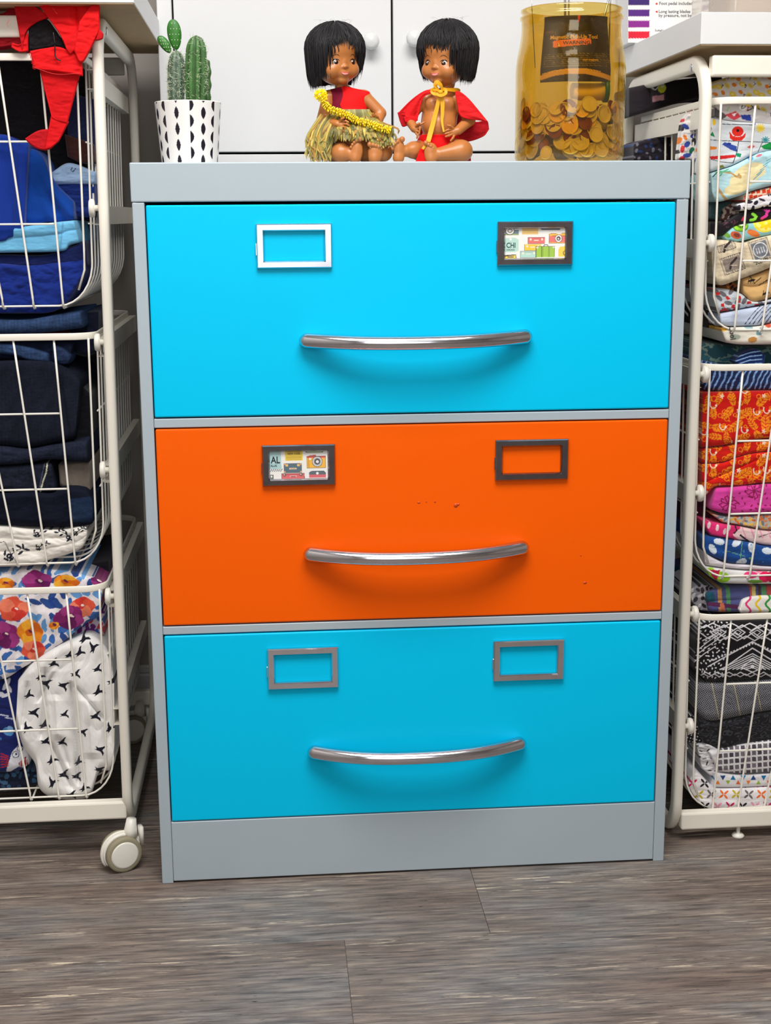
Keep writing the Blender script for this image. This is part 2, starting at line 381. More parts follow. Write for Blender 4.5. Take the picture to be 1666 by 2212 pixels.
# wall plates seen low and halfway in the gap on the left
for (x0, x1, z0, z1, lab) in ((-0.05, 0.03, 0.875, 0.935, 'small white wall plate in the dark gap left of the filing cabinet'),):
    p = thing('wall_plate', lab, 'wall plate', ((x0 + x1) / 2, 0.72, z0)); bx('plate', (x0, x1, 0.712, 0.7195, z0, z1), 'plastic', p, b=0.002); bx('switch_rocker', ((x0 + x1) / 2 - .008, (x0 + x1) / 2 + .008, 0.709, 0.7118, z0 + .018, z1 - .018), 'plastic', p, b=0.001)

# ------------------------------------------------------------------ white cupboard behind
cup = thing('cupboard', 'tall white cupboard with two plain doors standing behind the filing cabinet', 'cupboard', (0.4, 0.6, 0))
bx('carcass', (0.012, 0.788, 0.5225, 0.70, 0.0, 1.9), 'black', cup)
bx('side_panel', (0.008, 0.0315, 0.497, 0.70, 0.0, 1.9), 'white', cup, b=.001)
bx('side_panel', (0.7725, 0.779, 0.497, 0.70, 0.0, 1.9), 'white', cup, b=.001)
dl = bx('door', (0.0345, 0.3878, 0.50, 0.518, 1.0552, 1.9), 'white', cup, b=.001)
dr = bx('door', (0.3915, 0.7705, 0.50, 0.518, 1.0552, 1.9), 'white', cup, b=.001)
bx('drawer_front', (0.0345, 0.7705, 0.50, 0.518, 0.78, 1.0512), 'white', cup, b=.001)
bx('drawer_front', (0.0345, 0.7705, 0.50, 0.518, 0.3, 0.776), 'white', cup, b=.001)
for (kx, kz, d) in ((0.3534, 1.2285, dl), (0.4246, 1.2325, dr)):
    V, Fc = lathe([(0.0001, 0), (0.006, 0), (0.0055, 0.008), (0.006, 0.011), (0.011, 0.014), (0.0135, 0.019), (0.0125, 0.0245), (0.008, 0.028), (0.0001, 0.029)], 28)
    V = np.c_[V[:, 0] + kx, 0.4998 - V[:, 2], V[:, 1] + kz]
    mesh_obj('knob', V, Fc, 'ceramic', d, True, np.full((len(V), 3), 226.0))

# ------------------------------------------------------------------ filing cabinet
cab = thing('filing_cabinet', 'wide grey metal filing cabinet with cyan and orange drawers and chrome handles', 'filing cabinet', (W / 2, 0.23, 0))
bx('top_cap', (0, W, 0, 0.46, 0.9695, 1.02), 'grey', cab, b=.0016, seg=2)
for xa, xb in ((0.0012, 0.0172), (W - 0.0172, W - 0.0012)):
    bx('side_panel', (xa, xb, 0.0005, 0.458, 0.0, 0.9688), 'grey', cab, b=.0012, seg=2)
bx('back_panel', (0.0175, W - 0.0175, 0.452, 0.458, 0.0, 0.9688), 'grey', cab)
bx('rail', (0.0175, W - 0.0175, 0.0015, 0.03, 0.6702, 0.6826), 'grey', cab, b=.001)
bx('rail', (0.0175, W - 0.0175, 0.0015, 0.03, 0.3776, 0.3892), 'grey', cab, b=.001)
bx('plinth', (0.0175, W - 0.0175, 0.0015, 0.04, 0.003, 0.0952), 'grey', cab, b=.001)

def holder(x0, x1, z0, z1, m, parent):
    prof = [(0, 0), (0, -.0035), (.0015, -.0052), (.0085, -.0052), (.0102, -.0030), (.0108, 0)]
    V, Fc = [], []
    for cx, cz, sx, sz in ((x0, z0, 1, 1), (x1, z0, -1, 1), (x1, z1, -1, -1), (x0, z1, 1, -1)):
        for d, y in prof: V.append((cx + sx * d, y, cz + sz * d * .92))
    k = len(prof)
    for i in range(4):
        for j in range(k - 1):
            a, b = i * k + j, ((i + 1) % 4) * k + j; Fc.append([a, b, b + 1, a + 1])
    mb = MB().add(V, Fc); mb.add(*box(x0 - .0012, x0 + .0004, -.003, 0, (z0 + z1) / 2 - .012, (z0 + z1) / 2 + .004, .0004))
    return mb.build('label_holder', m, parent, smooth=False)
def bar_handle(zc, parent):
    t = np.linspace(-1, 1, 61); xc = (0.2174 + 0.5322) / 2; hw = 0.148
    pts = np.c_[xc + hw * t, -.0075 - .0285 * (1 - np.abs(t) ** 2.6), zc - .0035 * (1 - t ** 2) + .0006 * t]
    s = 1 + .10 * np.abs(t) ** 3
    p = circ(1, 20) * np.array([.0092, .0094])
    # rounded nose at each end
    e = np.linspace(0, 1, 8)[1:]
    L = np.c_[pts[0, 0] - .0095 * np.sin(e * np.pi / 2), pts[0, 1] + .004 * e, np.full(7, pts[0, 2])][::-1]
    Rr = np.c_[pts[-1, 0] + .0095 * np.sin(e * np.pi / 2), pts[-1, 1] + .004 * e, np.full(7, pts[-1, 2])]
    se = np.sqrt(np.clip(1 - np.sin(e * np.pi / 2) ** 2, .01, 1)) * s[0]
    mb = MB().add(*sweep(np.vstack([L, pts, Rr]), p, scale=np.r_[se[::-1], s, se]))
    return mb.build('handle', 'chrome', parent)
def pic(x0, x1, z0, z1, X0, X1, Y0, Y1, step, y, draw, texts, parent, name='label_card', m='print', thick=.0006, frame=None):
    nx, nz = int((X1 - X0) / step) + 1, int((Y1 - Y0) / step) + 1
    X, Y = np.meshgrid(np.linspace(X0, X1, nx), np.linspace(Y0, Y1, nz)); ik = Ink(X, Y, (246, 244, 240)); draw(ik)
    fr = frame or (lambda X, Y, d: np.stack([x0 + (X - X0) / (X1 - X0) * (x1 - x0), y - d + 0 * X, z1 - (Y - Y0) / (Y1 - Y0) * (z1 - z0)], -1))
    V = fr(X, Y, 0.0).reshape(-1, 3); idx = np.arange(nx * nz).reshape(nz, nx)
    Fc = np.stack([idx[:-1, :-1], idx[1:, :-1], idx[1:, 1:], idx[:-1, 1:]], -1).reshape(-1, 4).tolist()
    loop = np.r_[idx[0, :], idx[1:, -1], idx[-1, -2::-1], idx[-2:0:-1, 0]]
    bk = fr(X.ravel()[loop], Y.ravel()[loop], -thick); n0 = len(V); m_ = len(loop)
    Fc += [[int(loop[i]), int(loop[(i + 1) % m_]), n0 + (i + 1) % m_, n0 + i] for i in range(m_)] + [[n0 + i for i in range(m_)][::-1]]
    mb = MB(); mb.add(np.vstack([V, bk]), Fc); mb.c[-1] = np.vstack([ik.c.reshape(-1, 3), ik.c.reshape(-1, 3)[loop]])
    for s, tx, ty, size, col, al, sq in texts:
        gv, gf = glyphs(s, size, al, 0.018 * size)
        if len(gv): mb.add(fr(tx + gv[:, 0] * sq, ty - gv[:, 1], .0002), gf, col)
    return mb.build(name, m, parent, smooth=False, cols=True)

def draw_chi(k):
    O = (70, 62, 60)
    k.poly([(250, 290), (505, 290), (505, 385), (250, 385)], (120, 142, 156)).poly([(250, 365), (505, 365), (505, 390), (250, 390)], (168, 186, 130))
    k.ell(345, 310, 82, 72, O).ell(345, 308, 72, 62, (250, 248, 244)).ell(345, 308, 44, 36, (130, 110, 104)).ell(345, 306, 30, 22, (255, 255, 255))
    k.poly([(565, 270), (850, 270), (850, 375), (565, 375)], (243, 205, 130)).line([(575, 345), (840, 345)], 4, (214, 170, 96)).line([(575, 300), (840, 300)], 4, (214, 170, 96))
    k.poly([(890, 270), (1250, 270), (1240, 300), (915, 300)], (104, 106, 112))
    k.poly([(250, 440), (440, 430), (505, 470), (505, 660), (440, 690), (250, 690)], (190, 226, 214)).ell(360, 462, 18, 18, (255, 255, 255))
    def case(x0, y0, x1, y1, c, n=2):
        k.poly([(x0 - 4, y0 - 4), (x1 + 4, y0 - 4), (x1 + 4, y1 + 4), (x0 - 4, y1 + 4)], O).poly([(x0, y0), (x1, y0), (x1, y1), (x0, y1)], c)
        k.line([(x0, y0 + 22), (x1, y0 + 22)], 4, tuple(np.array(c) * .75)); w = x1 - x0
        for f in (.16, .84): k.ell(x0 + w * f, y0 + 34, 18, 20, (250, 236, 214))
        k.line([(x0 + w * .38, y0 + 50), (x0 + w * .62, y0 + 50)], 16, (250, 236, 214))
    case(670, 430, 970, 540, (236, 122, 118)); case(608, 552, 905, 660, (248, 208, 78)); case(536, 675, 830, 785, (186, 226, 214))
    k.line([(955, 590), (965, 562), (1020, 562), (1035, 590)], 12, O)
    k.poly([(812, 588), (1156, 588), (1156, 785), (812, 785)], O).poly([(820, 594), (1150, 594), (1150, 782), (820, 782)], (168, 206, 84))
    for x in (918, 938, 1042, 1062): k.line([(x, 594), (x, 782)], 7, (84, 92, 84))
    k.ell(838, 612, 20, 20, (230, 226, 210)).ell(1132, 606, 20, 16, (230, 226, 210))
    k.poly([(1044, 362), (1340, 352), (1340, 536), (1044, 536)], O).poly([(1052, 404), (1340, 404), (1340, 520), (1052, 520)], (238, 126, 120)).poly([(1052, 366), (1340, 360), (1340, 400), (1052, 404)], (250, 190, 84)).poly([(1052, 520), (1340, 520), (1340, 532), (1052, 532)], (250, 190, 84))
    k.ell(1226, 350, 52, 26, (238, 236, 232)).ell(1218, 452, 66, 70, O).ell(1218, 452, 58, 62, (250, 248, 244)).ell(1218, 452, 38, 40, (96, 84, 82)).ell(1216, 458, 18, 14, (230, 228, 226))
    k.poly([(1222, 640), (1250, 600), (1345, 585), (1345, 780), (1222, 780)], (246, 214, 92)).line([(1345, 670), (1310, 690), (1312, 740), (1345, 752)], 10, (70, 60, 50))
    k.poly([(255, 742), (460, 728), (466, 800), (255, 800)], O).poly([(262, 766), (452, 742), (458, 800), (262, 800)], (244, 212, 96)).line([(310, 775), (410, 775)], 14, (90, 92, 96))
def draw_al(k):
    O = (74, 66, 66)
    k.poly([(310, 440), (505, 440), (512, 700), (310, 705)], (178, 214, 216))
    for i in range(6): k.line([(325 + i * 34, 742), (352 + i * 34, 706)], 11, (60, 78, 92))
    k.poly([(576, 430), (866, 430), (866, 580), (576, 580)], (246, 212, 84))
    for y in (520, 540, 562): k.line([(596, y), (848, y)], 4, (150, 122, 60))
    k.poly([(905, 425), (1225, 425), (1205, 460), (930, 460)], O).poly([(930, 432), (1205, 432), (1195, 452), (940, 452)], (176, 206, 140))
    k.poly([(548, 618), (852, 618), (852, 770), (548, 770)], O).poly([(554, 625), (846, 625), (846, 764), (554, 764)], (96, 118, 130)).line([(554, 650), (846, 650)], 5, (60, 72, 80))
    for x in (600, 795): k.poly([(x - 20, 630), (x + 20, 630), (x + 24, 668), (x - 24, 668)], (244, 196, 130))
    for x, y in ((566, 634), (834, 634), (566, 752), (834, 752)): k.ell(x, y, 14, 12, (236, 176, 120))
    k.line([(650, 704), (752, 704)], 26, (244, 214, 176)).line([(660, 706), (742, 706)], 8, (150, 120, 100))
    k.poly([(508, 776), (892, 776), (898, 862), (508, 862)], O).poly([(516, 782), (886, 782), (890, 862), (516, 862)], (232, 112, 116)).line([(516, 800), (890, 800)], 5, (150, 70, 76))
    for x in (560, 836): k.ell(x, 802, 26, 24, (110, 92, 96)).ell(x - 4, 800, 12, 10, (244, 220, 200))
    k.line([(655, 826), (752, 826)], 24, (240, 190, 190)).line([(664, 828), (742, 828)], 12, (130, 72, 76))
    k.poly([(965, 505), (1055, 495), (1092, 490), (1092, 515), (965, 515)], (200, 92, 84))
    k.poly([(932, 512), (1256, 512), (1256, 706), (932, 706)], O).poly([(940, 545), (1250, 545), (1250, 700), (940, 700)], (250, 190, 78)).poly([(940, 516), (1250, 516), (1250, 545), (940, 545)], (232, 100, 92))
    for x in (966, 1224): k.line([(x, 516), (x, 700)], 5, (120, 74, 48))
    k.ell(990, 558, 20, 14, (250, 246, 236)).ell(1112, 600, 88, 86, O).ell(1112, 600, 80, 78, (214, 214, 214)).ell(1112, 600, 58, 56, (160, 160, 162)).ell(1112, 600, 46, 44, (74, 68, 72)).ell(1114, 602, 26, 24, (236, 234, 234))
    k.poly([(968, 775), (1000, 750), (1220, 746), (1256, 780), (1256, 852), (968, 852)], (104, 112, 122)).poly([(968, 806), (1256, 806), (1256, 852), (968, 852)], (226, 110, 118)).ell(1110, 786, 22, 20, (248, 246, 244))
    k.poly([(320, 792), (374, 792), (374, 862), (320, 862)], (104, 110, 108)).ell(342, 824, 14, 18, (244, 244, 240))

drawers = ((0.6846, 0.9655, 'blue', 0.8825, 0.9405, 0.787), (0.3910, 0.6685, 'orange', 0.5872, 0.6440, 0.4912), (0.0966, 0.3756, 'blue', 0.2930, 0.3530, 0.1985))
for i, (z0, z1, m, h0, h1, hz) in enumerate(drawers):
    d = bx('drawer', (0.0188, W - 0.0188, 0.0008, 0.020, z0, z1), m, cab, b=.0022, seg=3)
    bx('drawer_box', (0.03, W - 0.03, 0.0202, 0.44, z0 + .004, z1 - .01), 'black', d)
    cl, cr = (('chrome', 'dark_refl'), ('dark_refl', 'dark_refl'), ('chrome', 'chrome'))[i]
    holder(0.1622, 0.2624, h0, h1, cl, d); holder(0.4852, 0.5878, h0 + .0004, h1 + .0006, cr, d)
    bar_handle(hz, d)
    if i == 0:
        c = pic(0.4942, 0.5790, h0 + .009, h1 - .0085, 240, 1355, 265, 812, 6, -.0012, draw_chi,
                [('CHI', 280, 608, 130, (40, 84, 80), 'LEFT', .78), ('CHICAGO', 284, 658, 38, (60, 96, 92), 'LEFT', .86)], d); c['label'] = 'card printed with suitcases, a red camera and the letters CHI'
    if i == 1:
        c = pic(0.1712, 0.2536, h0 + .009, h1 - .0085, 300, 1305, 425, 870, 6, -.0012, draw_al,
                [('AL', 338, 612, 150, (34, 36, 40), 'LEFT', .86), ('ALLAS', 330, 668, 48, (50, 54, 58), 'LEFT', .8), ('NEW YORK', 616, 484, 50, (110, 86, 40), 'LEFT', .82)], d); c['label'] = 'card printed with suitcases, a yellow camera and the letters AL'
        mb = MB()
        for q, (px, py, r) in enumerate(((985, 1092, 4.5), (990, 1090, 2.5), (905, 1086, 2), (940, 1084, 2), (921, 1084, 1.4), (1264, 1259, 2.5), (1255, 1200, 1.5))):
            c = at(px, py, 0.0008); V, Fc = lathe([(0.0001, 0.0004), (r * .00068, 0.0002), (r * .0007, 0)], 9); mb.add(np.c_[V[:, 0] * (1 + .3 * (q % 3)) + c[0], c[1] - V[:, 2], V[:, 1] + c[2]], Fc, (206, 70, 4))
        ob = mb.build('paint_chips', 'print', d, cols=True); ob['kind'] = 'stuff'

# ------------------------------------------------------------------ rolling / standing frames with wire baskets
def frame(name, label, xr, xl, top, bot, Yf, Yb, lean, cross_lo, cross_hi, pegs, caster, run_zs):
    """two closed side loops of flat tube joined by crossbars; xr is the side next to the cabinet"""
    t = thing(name, label, 'storage frame', ((xr + xl) / 2, (Yf + Yb) / 2, 0))
    prof = rrect(.0142, .023, .0055, 4)
    for xx in (xr, xl):
        r = .055; pts = []
        y0, y1, z0, z1 = Yf + .0115, Yb, bot + .012, top - .012
        for cy, cz, a0 in ((y0 + r, z1 - r, 90), (y0 + r, z0 + r, 180), (y1 - r, z0 + r, 270), (y1 - r, z1 - r, 0)):
            for i in range(9):
                a = math.radians(a0 + i * 90 / 8); y = cy + r * math.cos(a); z = cz + r * math.sin(a); pts.append((xx + lean * (z - 0.6), y, z))
            # straight runs
        P = np.array(pts); V, Fc = sweep(P, prof[:, ::1], up=(1, 0, 0), closed=True)
        # up=(1,0,0): profile's second axis lies along x
        V2, Fc = sweep(P, prof[:, ::-1], up=(1, 0, 0), closed=True)
        o = mesh_obj('side_frame', V2, Fc, 'cream', t)
        s = 1 if xx == xr else -1
        inn = -1 if (xx == xr) == (xr > xl) else 1
        for z in run_zs:
            xo = xx + lean * (z - .6) + inn * .0075
            xi = xo + inn * .011
            a, b_ = min(xo, xi), max(xo, xi)
            mb = MB().add(*box(a, b_, y0 + .022, y1 - .015, z - .001, z + .0005)).add(*box(min(xo, xo + inn * .0016), max(xo, xo + inn * .0016), y0 + .022, y1 - .015, z - .025, z - .001)).add(*box(a, b_, y0 + .022, y1 - .015, z - .026, z - .025))
            mb.build('runner', 'cream', t, smooth=False)
        for z in pegs:
            V, Fc = lathe([(0.0001, 0), (.0042, 0), (.0042, .0055), (.0115, .006), (.0125, .0075), (.0125, .0115), (.011, .0132), (.0001, .0134)], 24)
            V = np.c_[xx + lean * (z - .6) + inn * (.0068 + V[:, 2]), Yf + .012 + V[:, 0], z + V[:, 1]]
            mesh_obj('roller', V, Fc, 'plastic', t)
        if xx == xr:
            V, Fc = spheroid((xx + lean * (top - .6) + (-inn) * .0072, Yf + .062, top - .0175), (.0016, .0058, .0058), None, 14, 8); mesh_obj('screw', V, Fc, 'steel', t)
    for z0, z1 in (cross_lo, cross_hi):
        bx('crossbar', (min(xr, xl) + .0062, max(xr, xl) - .0062, Yf + .004, Yf + .022, z0, z1), 'cream', t, b=.003, seg=2)
        bx('crossbar', (min(xr, xl) + .0075, max(xr, xl) - .0075, Yb - .012, Yb + .006, z0, z1), 'cream', t, b=.003, seg=2)
    return t

def caster_part(c, yaw, parent, front=True):
    """twin wheel castor; c is the wheel centre"""
    cx, cy, cz = c; d = np.array([math.sin(yaw), -math.cos(yaw), 0]); e = np.array([math.cos(yaw), math.sin(yaw), 0]); z = np.array([0, 0, 1.0])
    def disc(prof, off, flip, k=36):
        V, Fc = lathe(prof, k); return np.asarray(c) + V[:, 0:1] * e + V[:, 1:2] * z + (off + flip * V[:, 2:3]) * d, Fc
    mb = MB()
    for f in (1, -1): mb.add(*disc([(.0001, .0), (.0245, 0), (.0271, .002), (.0271, .009), (.0258, .0108), (.0225, .0112), (.0001, .0112)], f * .0065, f))
    ca = mb.build('caster', 'rubber', parent); ca['label'] = 'round twin wheel with olive grey rim'
    mb = MB()
    for f in (1, -1): mb.add(*disc([(.0001, .0122), (.018, .0122), (.0208, .0116), (.0208, .006)], f * .0065, f))
    mb.build('hub_cap', 'plastic', ca)
    # curved hood between the wheels plus stem and brake tab
    a = np.linspace(math.radians(10), math.radians(215), 24)
    P = np.asarray(c) + (np.cos(a)[:, None] * e + np.sin(a)[:, None] * z) * .0268
    mb = MB().add(*sweep(P, rrect(.011, .005, .002), up=tuple(d))); 
    V, Fc = sweep(P, rrect(.005, .0125, .002), up=tuple(d)); mb.add(V, Fc)
    st = np.asarray(c) + e * .014 + z * .022
    mb.add(*sweep([st, st + z * .01 + e * .002, (parent.caster_top if False else st + z * .026 + e * .004)], circ(.0095, 14), up=(0, 1, 0), scale=[1.25, 1, .75]))
    bq = np.asarray(c) + e * .030 + z * .021 + d * .004
    mb.add(*sweep([bq - z * .012, bq + z * .014], rrect(.006, .014, .0025), up=tuple(d)))
    mb.build('caster_housing', 'plastic', ca)

XL0, XR0 = -0.0498, 0.7848
ft = frame('rolling_frame', 'cream metal frame on castors holding wire baskets, left of the filing cabinet', XL0, XL0 - .44, 1.219, 0.040, 0.0875, 0.60, .0093,
           (.0625, .0905), (1.186, 1.214), (.9630, .7790, .5967, .4092), True, (1.148, .9665, .7825, .600, .4127, .228))
fr = frame('standing_frame', 'cream metal frame without castors holding wire baskets, right of the filing cabinet', XR0, XR0 + .44, 1.168, 0.0, 0.0565, 0.485, .0015,
           (.0190, .0467), (1.134, 1.162), (.9090, .7232, .5483, .3639, .1864), False, (1.094, .9125, .7267, .5518, .3674, .19))
caster_part((-0.0625, 0.058, 0.0272), math.radians(24), ft)
caster_part((-0.482, 0.07, 0.0272), math.radians(-20), ft)
caster_part((-0.096, 0.572, 0.0272), math.radians(15), ft)
caster_part((-0.482, 0.585, 0.0272), math.radians(-10), ft)
for xx in (XR0 + .10,):      # small levelling feet under the low bar
    V, Fc = lathe([(.0001, .0), (.009, .0), (.010, .003), (.007, .006), (.003, .007), (.003, .0192), (.0001, .0192)], 16); V = V + np.array([xx, .07, 0]); mesh_obj('levelling_foot', V, Fc, 'plastic', fr)
# tabletops resting on the frames
tl = thing('tabletop', 'white tabletop with tan underside on the rolling frame at top left', 'tabletop', (-.24, .3, 1.2265)); 
tr = thing('tabletop', 'thick white tabletop on the standing frame at top right', 'tabletop', (1.0, .3, 1.169))
for t_, x0, x1, y0, y1, z0, z1 in ((tl, -.53, .0105, .055, .62, 1.2235, 1.262), (tr, .7705, 1.26, .052, .493, 1.1735, 1.2165)):
    bx('top_slab', (x0, x1, y0, y1, z0 + .0012, z1), 'white', t_, b=.0008); u = bx('underside', (x0 + .001, x1 - .001, y0 + .001, y1 - .001, z0, z0 + .0011), 'board', t_); u['label'] = 'bare tan chipboard underside'

def basket(label, side, xa, xb, Yf, Yb, zr, Hh, group, scale_=1.0):
    """xa: side next to the cabinet. Rim, hoops across, hoops front to back, front cross wires"""
    t = thing('wire_basket', label, 'wire basket', ((xa + xb) / 2, (Yf + Yb) / 2, zr - Hh), group)
    s = 1 if xb > xa else -1; Wd = abs(xb - xa)
    rc = .034; pts = []
    for (cx, cy, a0) in ((xa + s * rc, Yf + rc, 180 if s > 0 else 0), (xb - s * rc, Yf + rc, 270), (xb - s * rc, Yb - rc, 0 if s > 0 else 180), (xa + s * rc, Yb - rc, 90)):
        pass
    def corner(cx, cy, a0, a1): return [(cx + rc * math.cos(math.radians(a)), cy + rc * math.sin(math.radians(a)), zr) for a in np.linspace(a0, a1, 8)]
    x0, x1 = min(xa, xb), max(xa, xb)
    P = corner(x0 + rc, Yf + rc, 180, 270) + corner(x1 - rc, Yf + rc, 270, 360) + corner(x1 - rc, Yb - rc, 0, 90) + corner(x0 + rc, Yb - rc, 90, 180)
    V, Fc = sweep(P, rrect(.0035, .0098, .0012, 2), up=(0, 0, 1), closed=True); mesh_obj('rim', V, Fc, 'cream', t)
    rw = .0016; zb = zr - Hh; tap = .006; ax, az = .048, .060
    def side_x(z):                                     # inset of the basket wall at height z
        f = (zr - z) / Hh; i = tap * f
        if z < zb + az: q = (zb + az - z) / az; i += ax * (1 - math.sqrt(max(0, 1 - q * q)))
        return i
    hoop = [(side_x(z), z) for z in np.linspace(zr - .003, zb + az, 6)] + [(side_x(zb + az * (1 - math.sin(a))), zb + az * (1 - math.sin(a))) for a in np.linspace(0.12, math.pi / 2, 8)]
    wires = []
    ys = np.arange(Yf + .028, Yb - .01, .036)
    for y in ys:
        L = [(x0 + i, y, z) for i, z in hoop]; R_ = [(x1 - i, y, z) for i, z in hoop][::-1]
        V, Fc = sweep(L + R_, circ(rw, 6)); mesh_obj('hoop_wire', V, Fc, 'wire', t)
    def fy(z): return Yf + .002 + .014 * (zr - z) / Hh
    bot = [(.047, .057), (.088, .113), (.130, .170)]
    xs = [(xa + s * b, xa + s * tp) for b, tp in bot] + [(xb - s * b, xb - s * tp) for b, tp in bot]
    for xb_, xt in xs:
        F1 = [(xt + (xb_ - xt) * f, fy(zr - f * (Hh - .012)), zr - .003 - f * (Hh - .015)) for f in np.linspace(0, 1, 6)]
        cr = [(xb_, fy(zb) + .012 * (1 - math.cos(a)), zb + .012 * (1 - math.sin(a)) - .0032) for a in np.linspace(.3, math.pi / 2, 5)]
        B1 = [(xb_, Yb - .03, zb - .0032), (xb_, Yb - .012, zb + .012), (xb_, Yb - .003, zr - .004)]
        V, Fc = sweep(F1 + cr + B1, circ(rw, 6)); mesh_obj('front_wire', V, Fc, 'wire', t)
    for xe, sg in ((xa, s), (xb, -s)):                # corner wire ends part way down on the hoop
        F1 = [(xe + sg * (.010 + side_x(z) * .9), fy(z) + .006, z) for z in np.linspace(zr - .003, zb + .022, 12)]
        V, Fc = sweep(F1, circ(rw, 6)); mesh_obj('front_wire', V, Fc, 'wire', t)
    for dz in (.109, .219):
        f = dz / Hh; a, b_ = xs[0][1] + (xs[0][0] - xs[0][1]) * f, xs[3][1] + (xs[3][0] - xs[3][1]) * f
        V, Fc = sweep([(a, fy(zr - dz) + .003, zr - dz), (b_, fy(zr - dz) + .003, zr - dz)], circ(rw, 6)); mesh_obj('cross_wire', V, Fc, 'wire', t)
        for xe, sg in ((xa, s), (xb, -s)):
            i = side_x(zr - dz) + .0032
            V, Fc = sweep([(xe + sg * i, Yf + .03, zr - dz), (xe + sg * i, Yb - .01, zr - dz)], circ(rw * .8, 6)); mesh_obj('cross_wire', V, Fc, 'wire', t)
    return t
for k, (z, lab) in enumerate(((1.1610, 'top wire basket on the left, half covered by a red cloth'), (.7878, 'middle wire basket on the left, filled with dark denim'), (.4224, 'bottom wire basket on the left, holding floral and swallow print cloths'))):
    xa = (-.0640, -.0672, -.0703)[k]
    basket(lab, -1, xa, xa - .412, .094, .585, z, .332, None)
for k, (z, lab) in enumerate(((1.1022, 'top wire basket on the right, under the thick white tabletop'), (.7328, 'middle wire basket on the right, with red hawaiian print fabric'), (.3592, 'bottom wire basket on the right, with black and white fabrics'))):
    basket(lab, 1, .7985, 1.2105, .062, .475, z, .318, None)

# ------------------------------------------------------------------ fabrics in the baskets (print is drawn in the cloth's own flat coordinates)
GL, GR = 'fabrics in the left baskets', 'fabrics in the right baskets'
R_ = np.random.RandomState
def mott(c2, sc_=.05, seed=1, thr=.15, a=.7):
    def f(k): n = fnoise(k.X * sc_, k.Y * sc_, seed); k.put(n > thr, c2, a)
    return f
def slub(k):                                   # streaky indigo weave
    n = fnoise(k.X * .9, k.Y * .12, 5); k.c *= (1 + .28 * n)[..., None]
    n = fnoise(k.X * .15, k.Y * 1.1, 9); k.c *= (1 + .22 * n)[..., None]
def scatter(x0, x1, y0, y1, step, seed, jit=.3):
    r = R_(seed); i = 0
    for yy in np.arange(y0, y1, step):
        i += 1
        for xx in np.arange(x0 + (i % 2) * step / 2, x1, step):
            yield xx + r.uniform(-jit, jit) * step, yy + r.uniform(-jit, jit) * step, r
def blobs(cols, step, rr, seed, x0=-110, x1=240, y0=0, y1=1800, asp=.6):
    def f(k):
        Y0, Y1 = max(y0, k.Y.min() - 10), min(y1, k.Y.max() + 10); X0, X1 = k.X.min() - 10, k.X.max() + 10
        for x, y, r in scatter(X0, X1, Y0, Y1, step, seed):
            k.ell(x, y, rr * r.uniform(.7, 1.2), rr * asp * r.uniform(.7, 1.2), cols[r.randint(len(cols))], r.uniform(0, 180))
    return f
def swallow(k, x, y, s, a, col=(22, 22, 38)):
    c, d = math.cos(a), math.sin(a)
    def T(pts): return [(x + s * (u * c - v * d), y + s * (u * d + v * c)) for u, v in pts]
    k.poly(T([(-.2, -.25), (-.05, -.8), (.3, -1.15), (.2, -.55), (.3, -.1), (.85, -.05), (1.2, .4), (.62, .3), (.25, .36), (-.05, .6), (-.6, .95), (-.4, .55), (-.95, .5), (-.42, .2)]), col)
def watercolor(k):                              # loose floral in plum, coral, orange and blue
    X0, X1, Y0, Y1 = k.X.min() - 20, k.X.max() + 20, k.Y.min() - 20, k.Y.max() + 20
    n = 0.25 * fnoise(k.X * .12, k.Y * .12, 3)
    sx, sy = k.X, k.Y; k.X = sx + 10 * fnoise(sy * .09, sx * .09, 8); k.Y = sy + 8 * fnoise(sx * .1, sy * .08, 9)
    for x, y, r in scatter(X0, X1, Y0, Y1, 24, 5):
        c = [(46, 98, 176), (30, 66, 140), (92, 150, 210)][r.randint(3)]; k.ell(x, y, 15 * r.uniform(.6, 1.2), 7.5 * r.uniform(.6, 1.2), c, r.uniform(0, 180), .93)
    fl = [(80, 1254, 30, 20, 0), (142, 1258, 27, 14, 1), (30, 1315, 30, 26, 2), (178, 1312, 27, 21, 2), (150, 1333, 30, 25, 0), (12, 1372, 30, 28, 0), (66, 1366, 24, 26, 1), (72, 1405, 25, 20, 2), (215, 1256, 18, 10, 0), (10, 1262, 22, 13, 1), (120, 1352, 12, 8, 1),
          (-50, 1300, 30, 24, 1), (-60, 1380, 30, 26, 2), (235, 1300, 20, 20, 0)]
    for x, y, rx, ry, t in fl:
        c = [(136, 34, 104), (238, 140, 30), (232, 88, 62)][t]; c2 = [(168, 60, 134), (248, 178, 50), (244, 136, 104)][t]; c3 = [(98, 22, 84), (214, 98, 20), (206, 50, 44)][t]
        k.ell(x, y, rx, ry, c); 
        for q in range(5):
            a = q * 1.26 + x; k.ell(x + rx * .6 * math.cos(a), y + ry * .6 * math.sin(a), rx * .5, ry * .5, (c, c2, c3)[q % 3], 0, .85)
        k.ell(x, y, rx * .3, ry * .26, c3); k.ell(x + 2, y - 2, 5, 2.4, (250, 226, 214) if t != 1 else (110, 40, 70), 20)
    k.X, k.Y = sx, sy
    k.c *= (1 + n)[..., None]

YL = .118
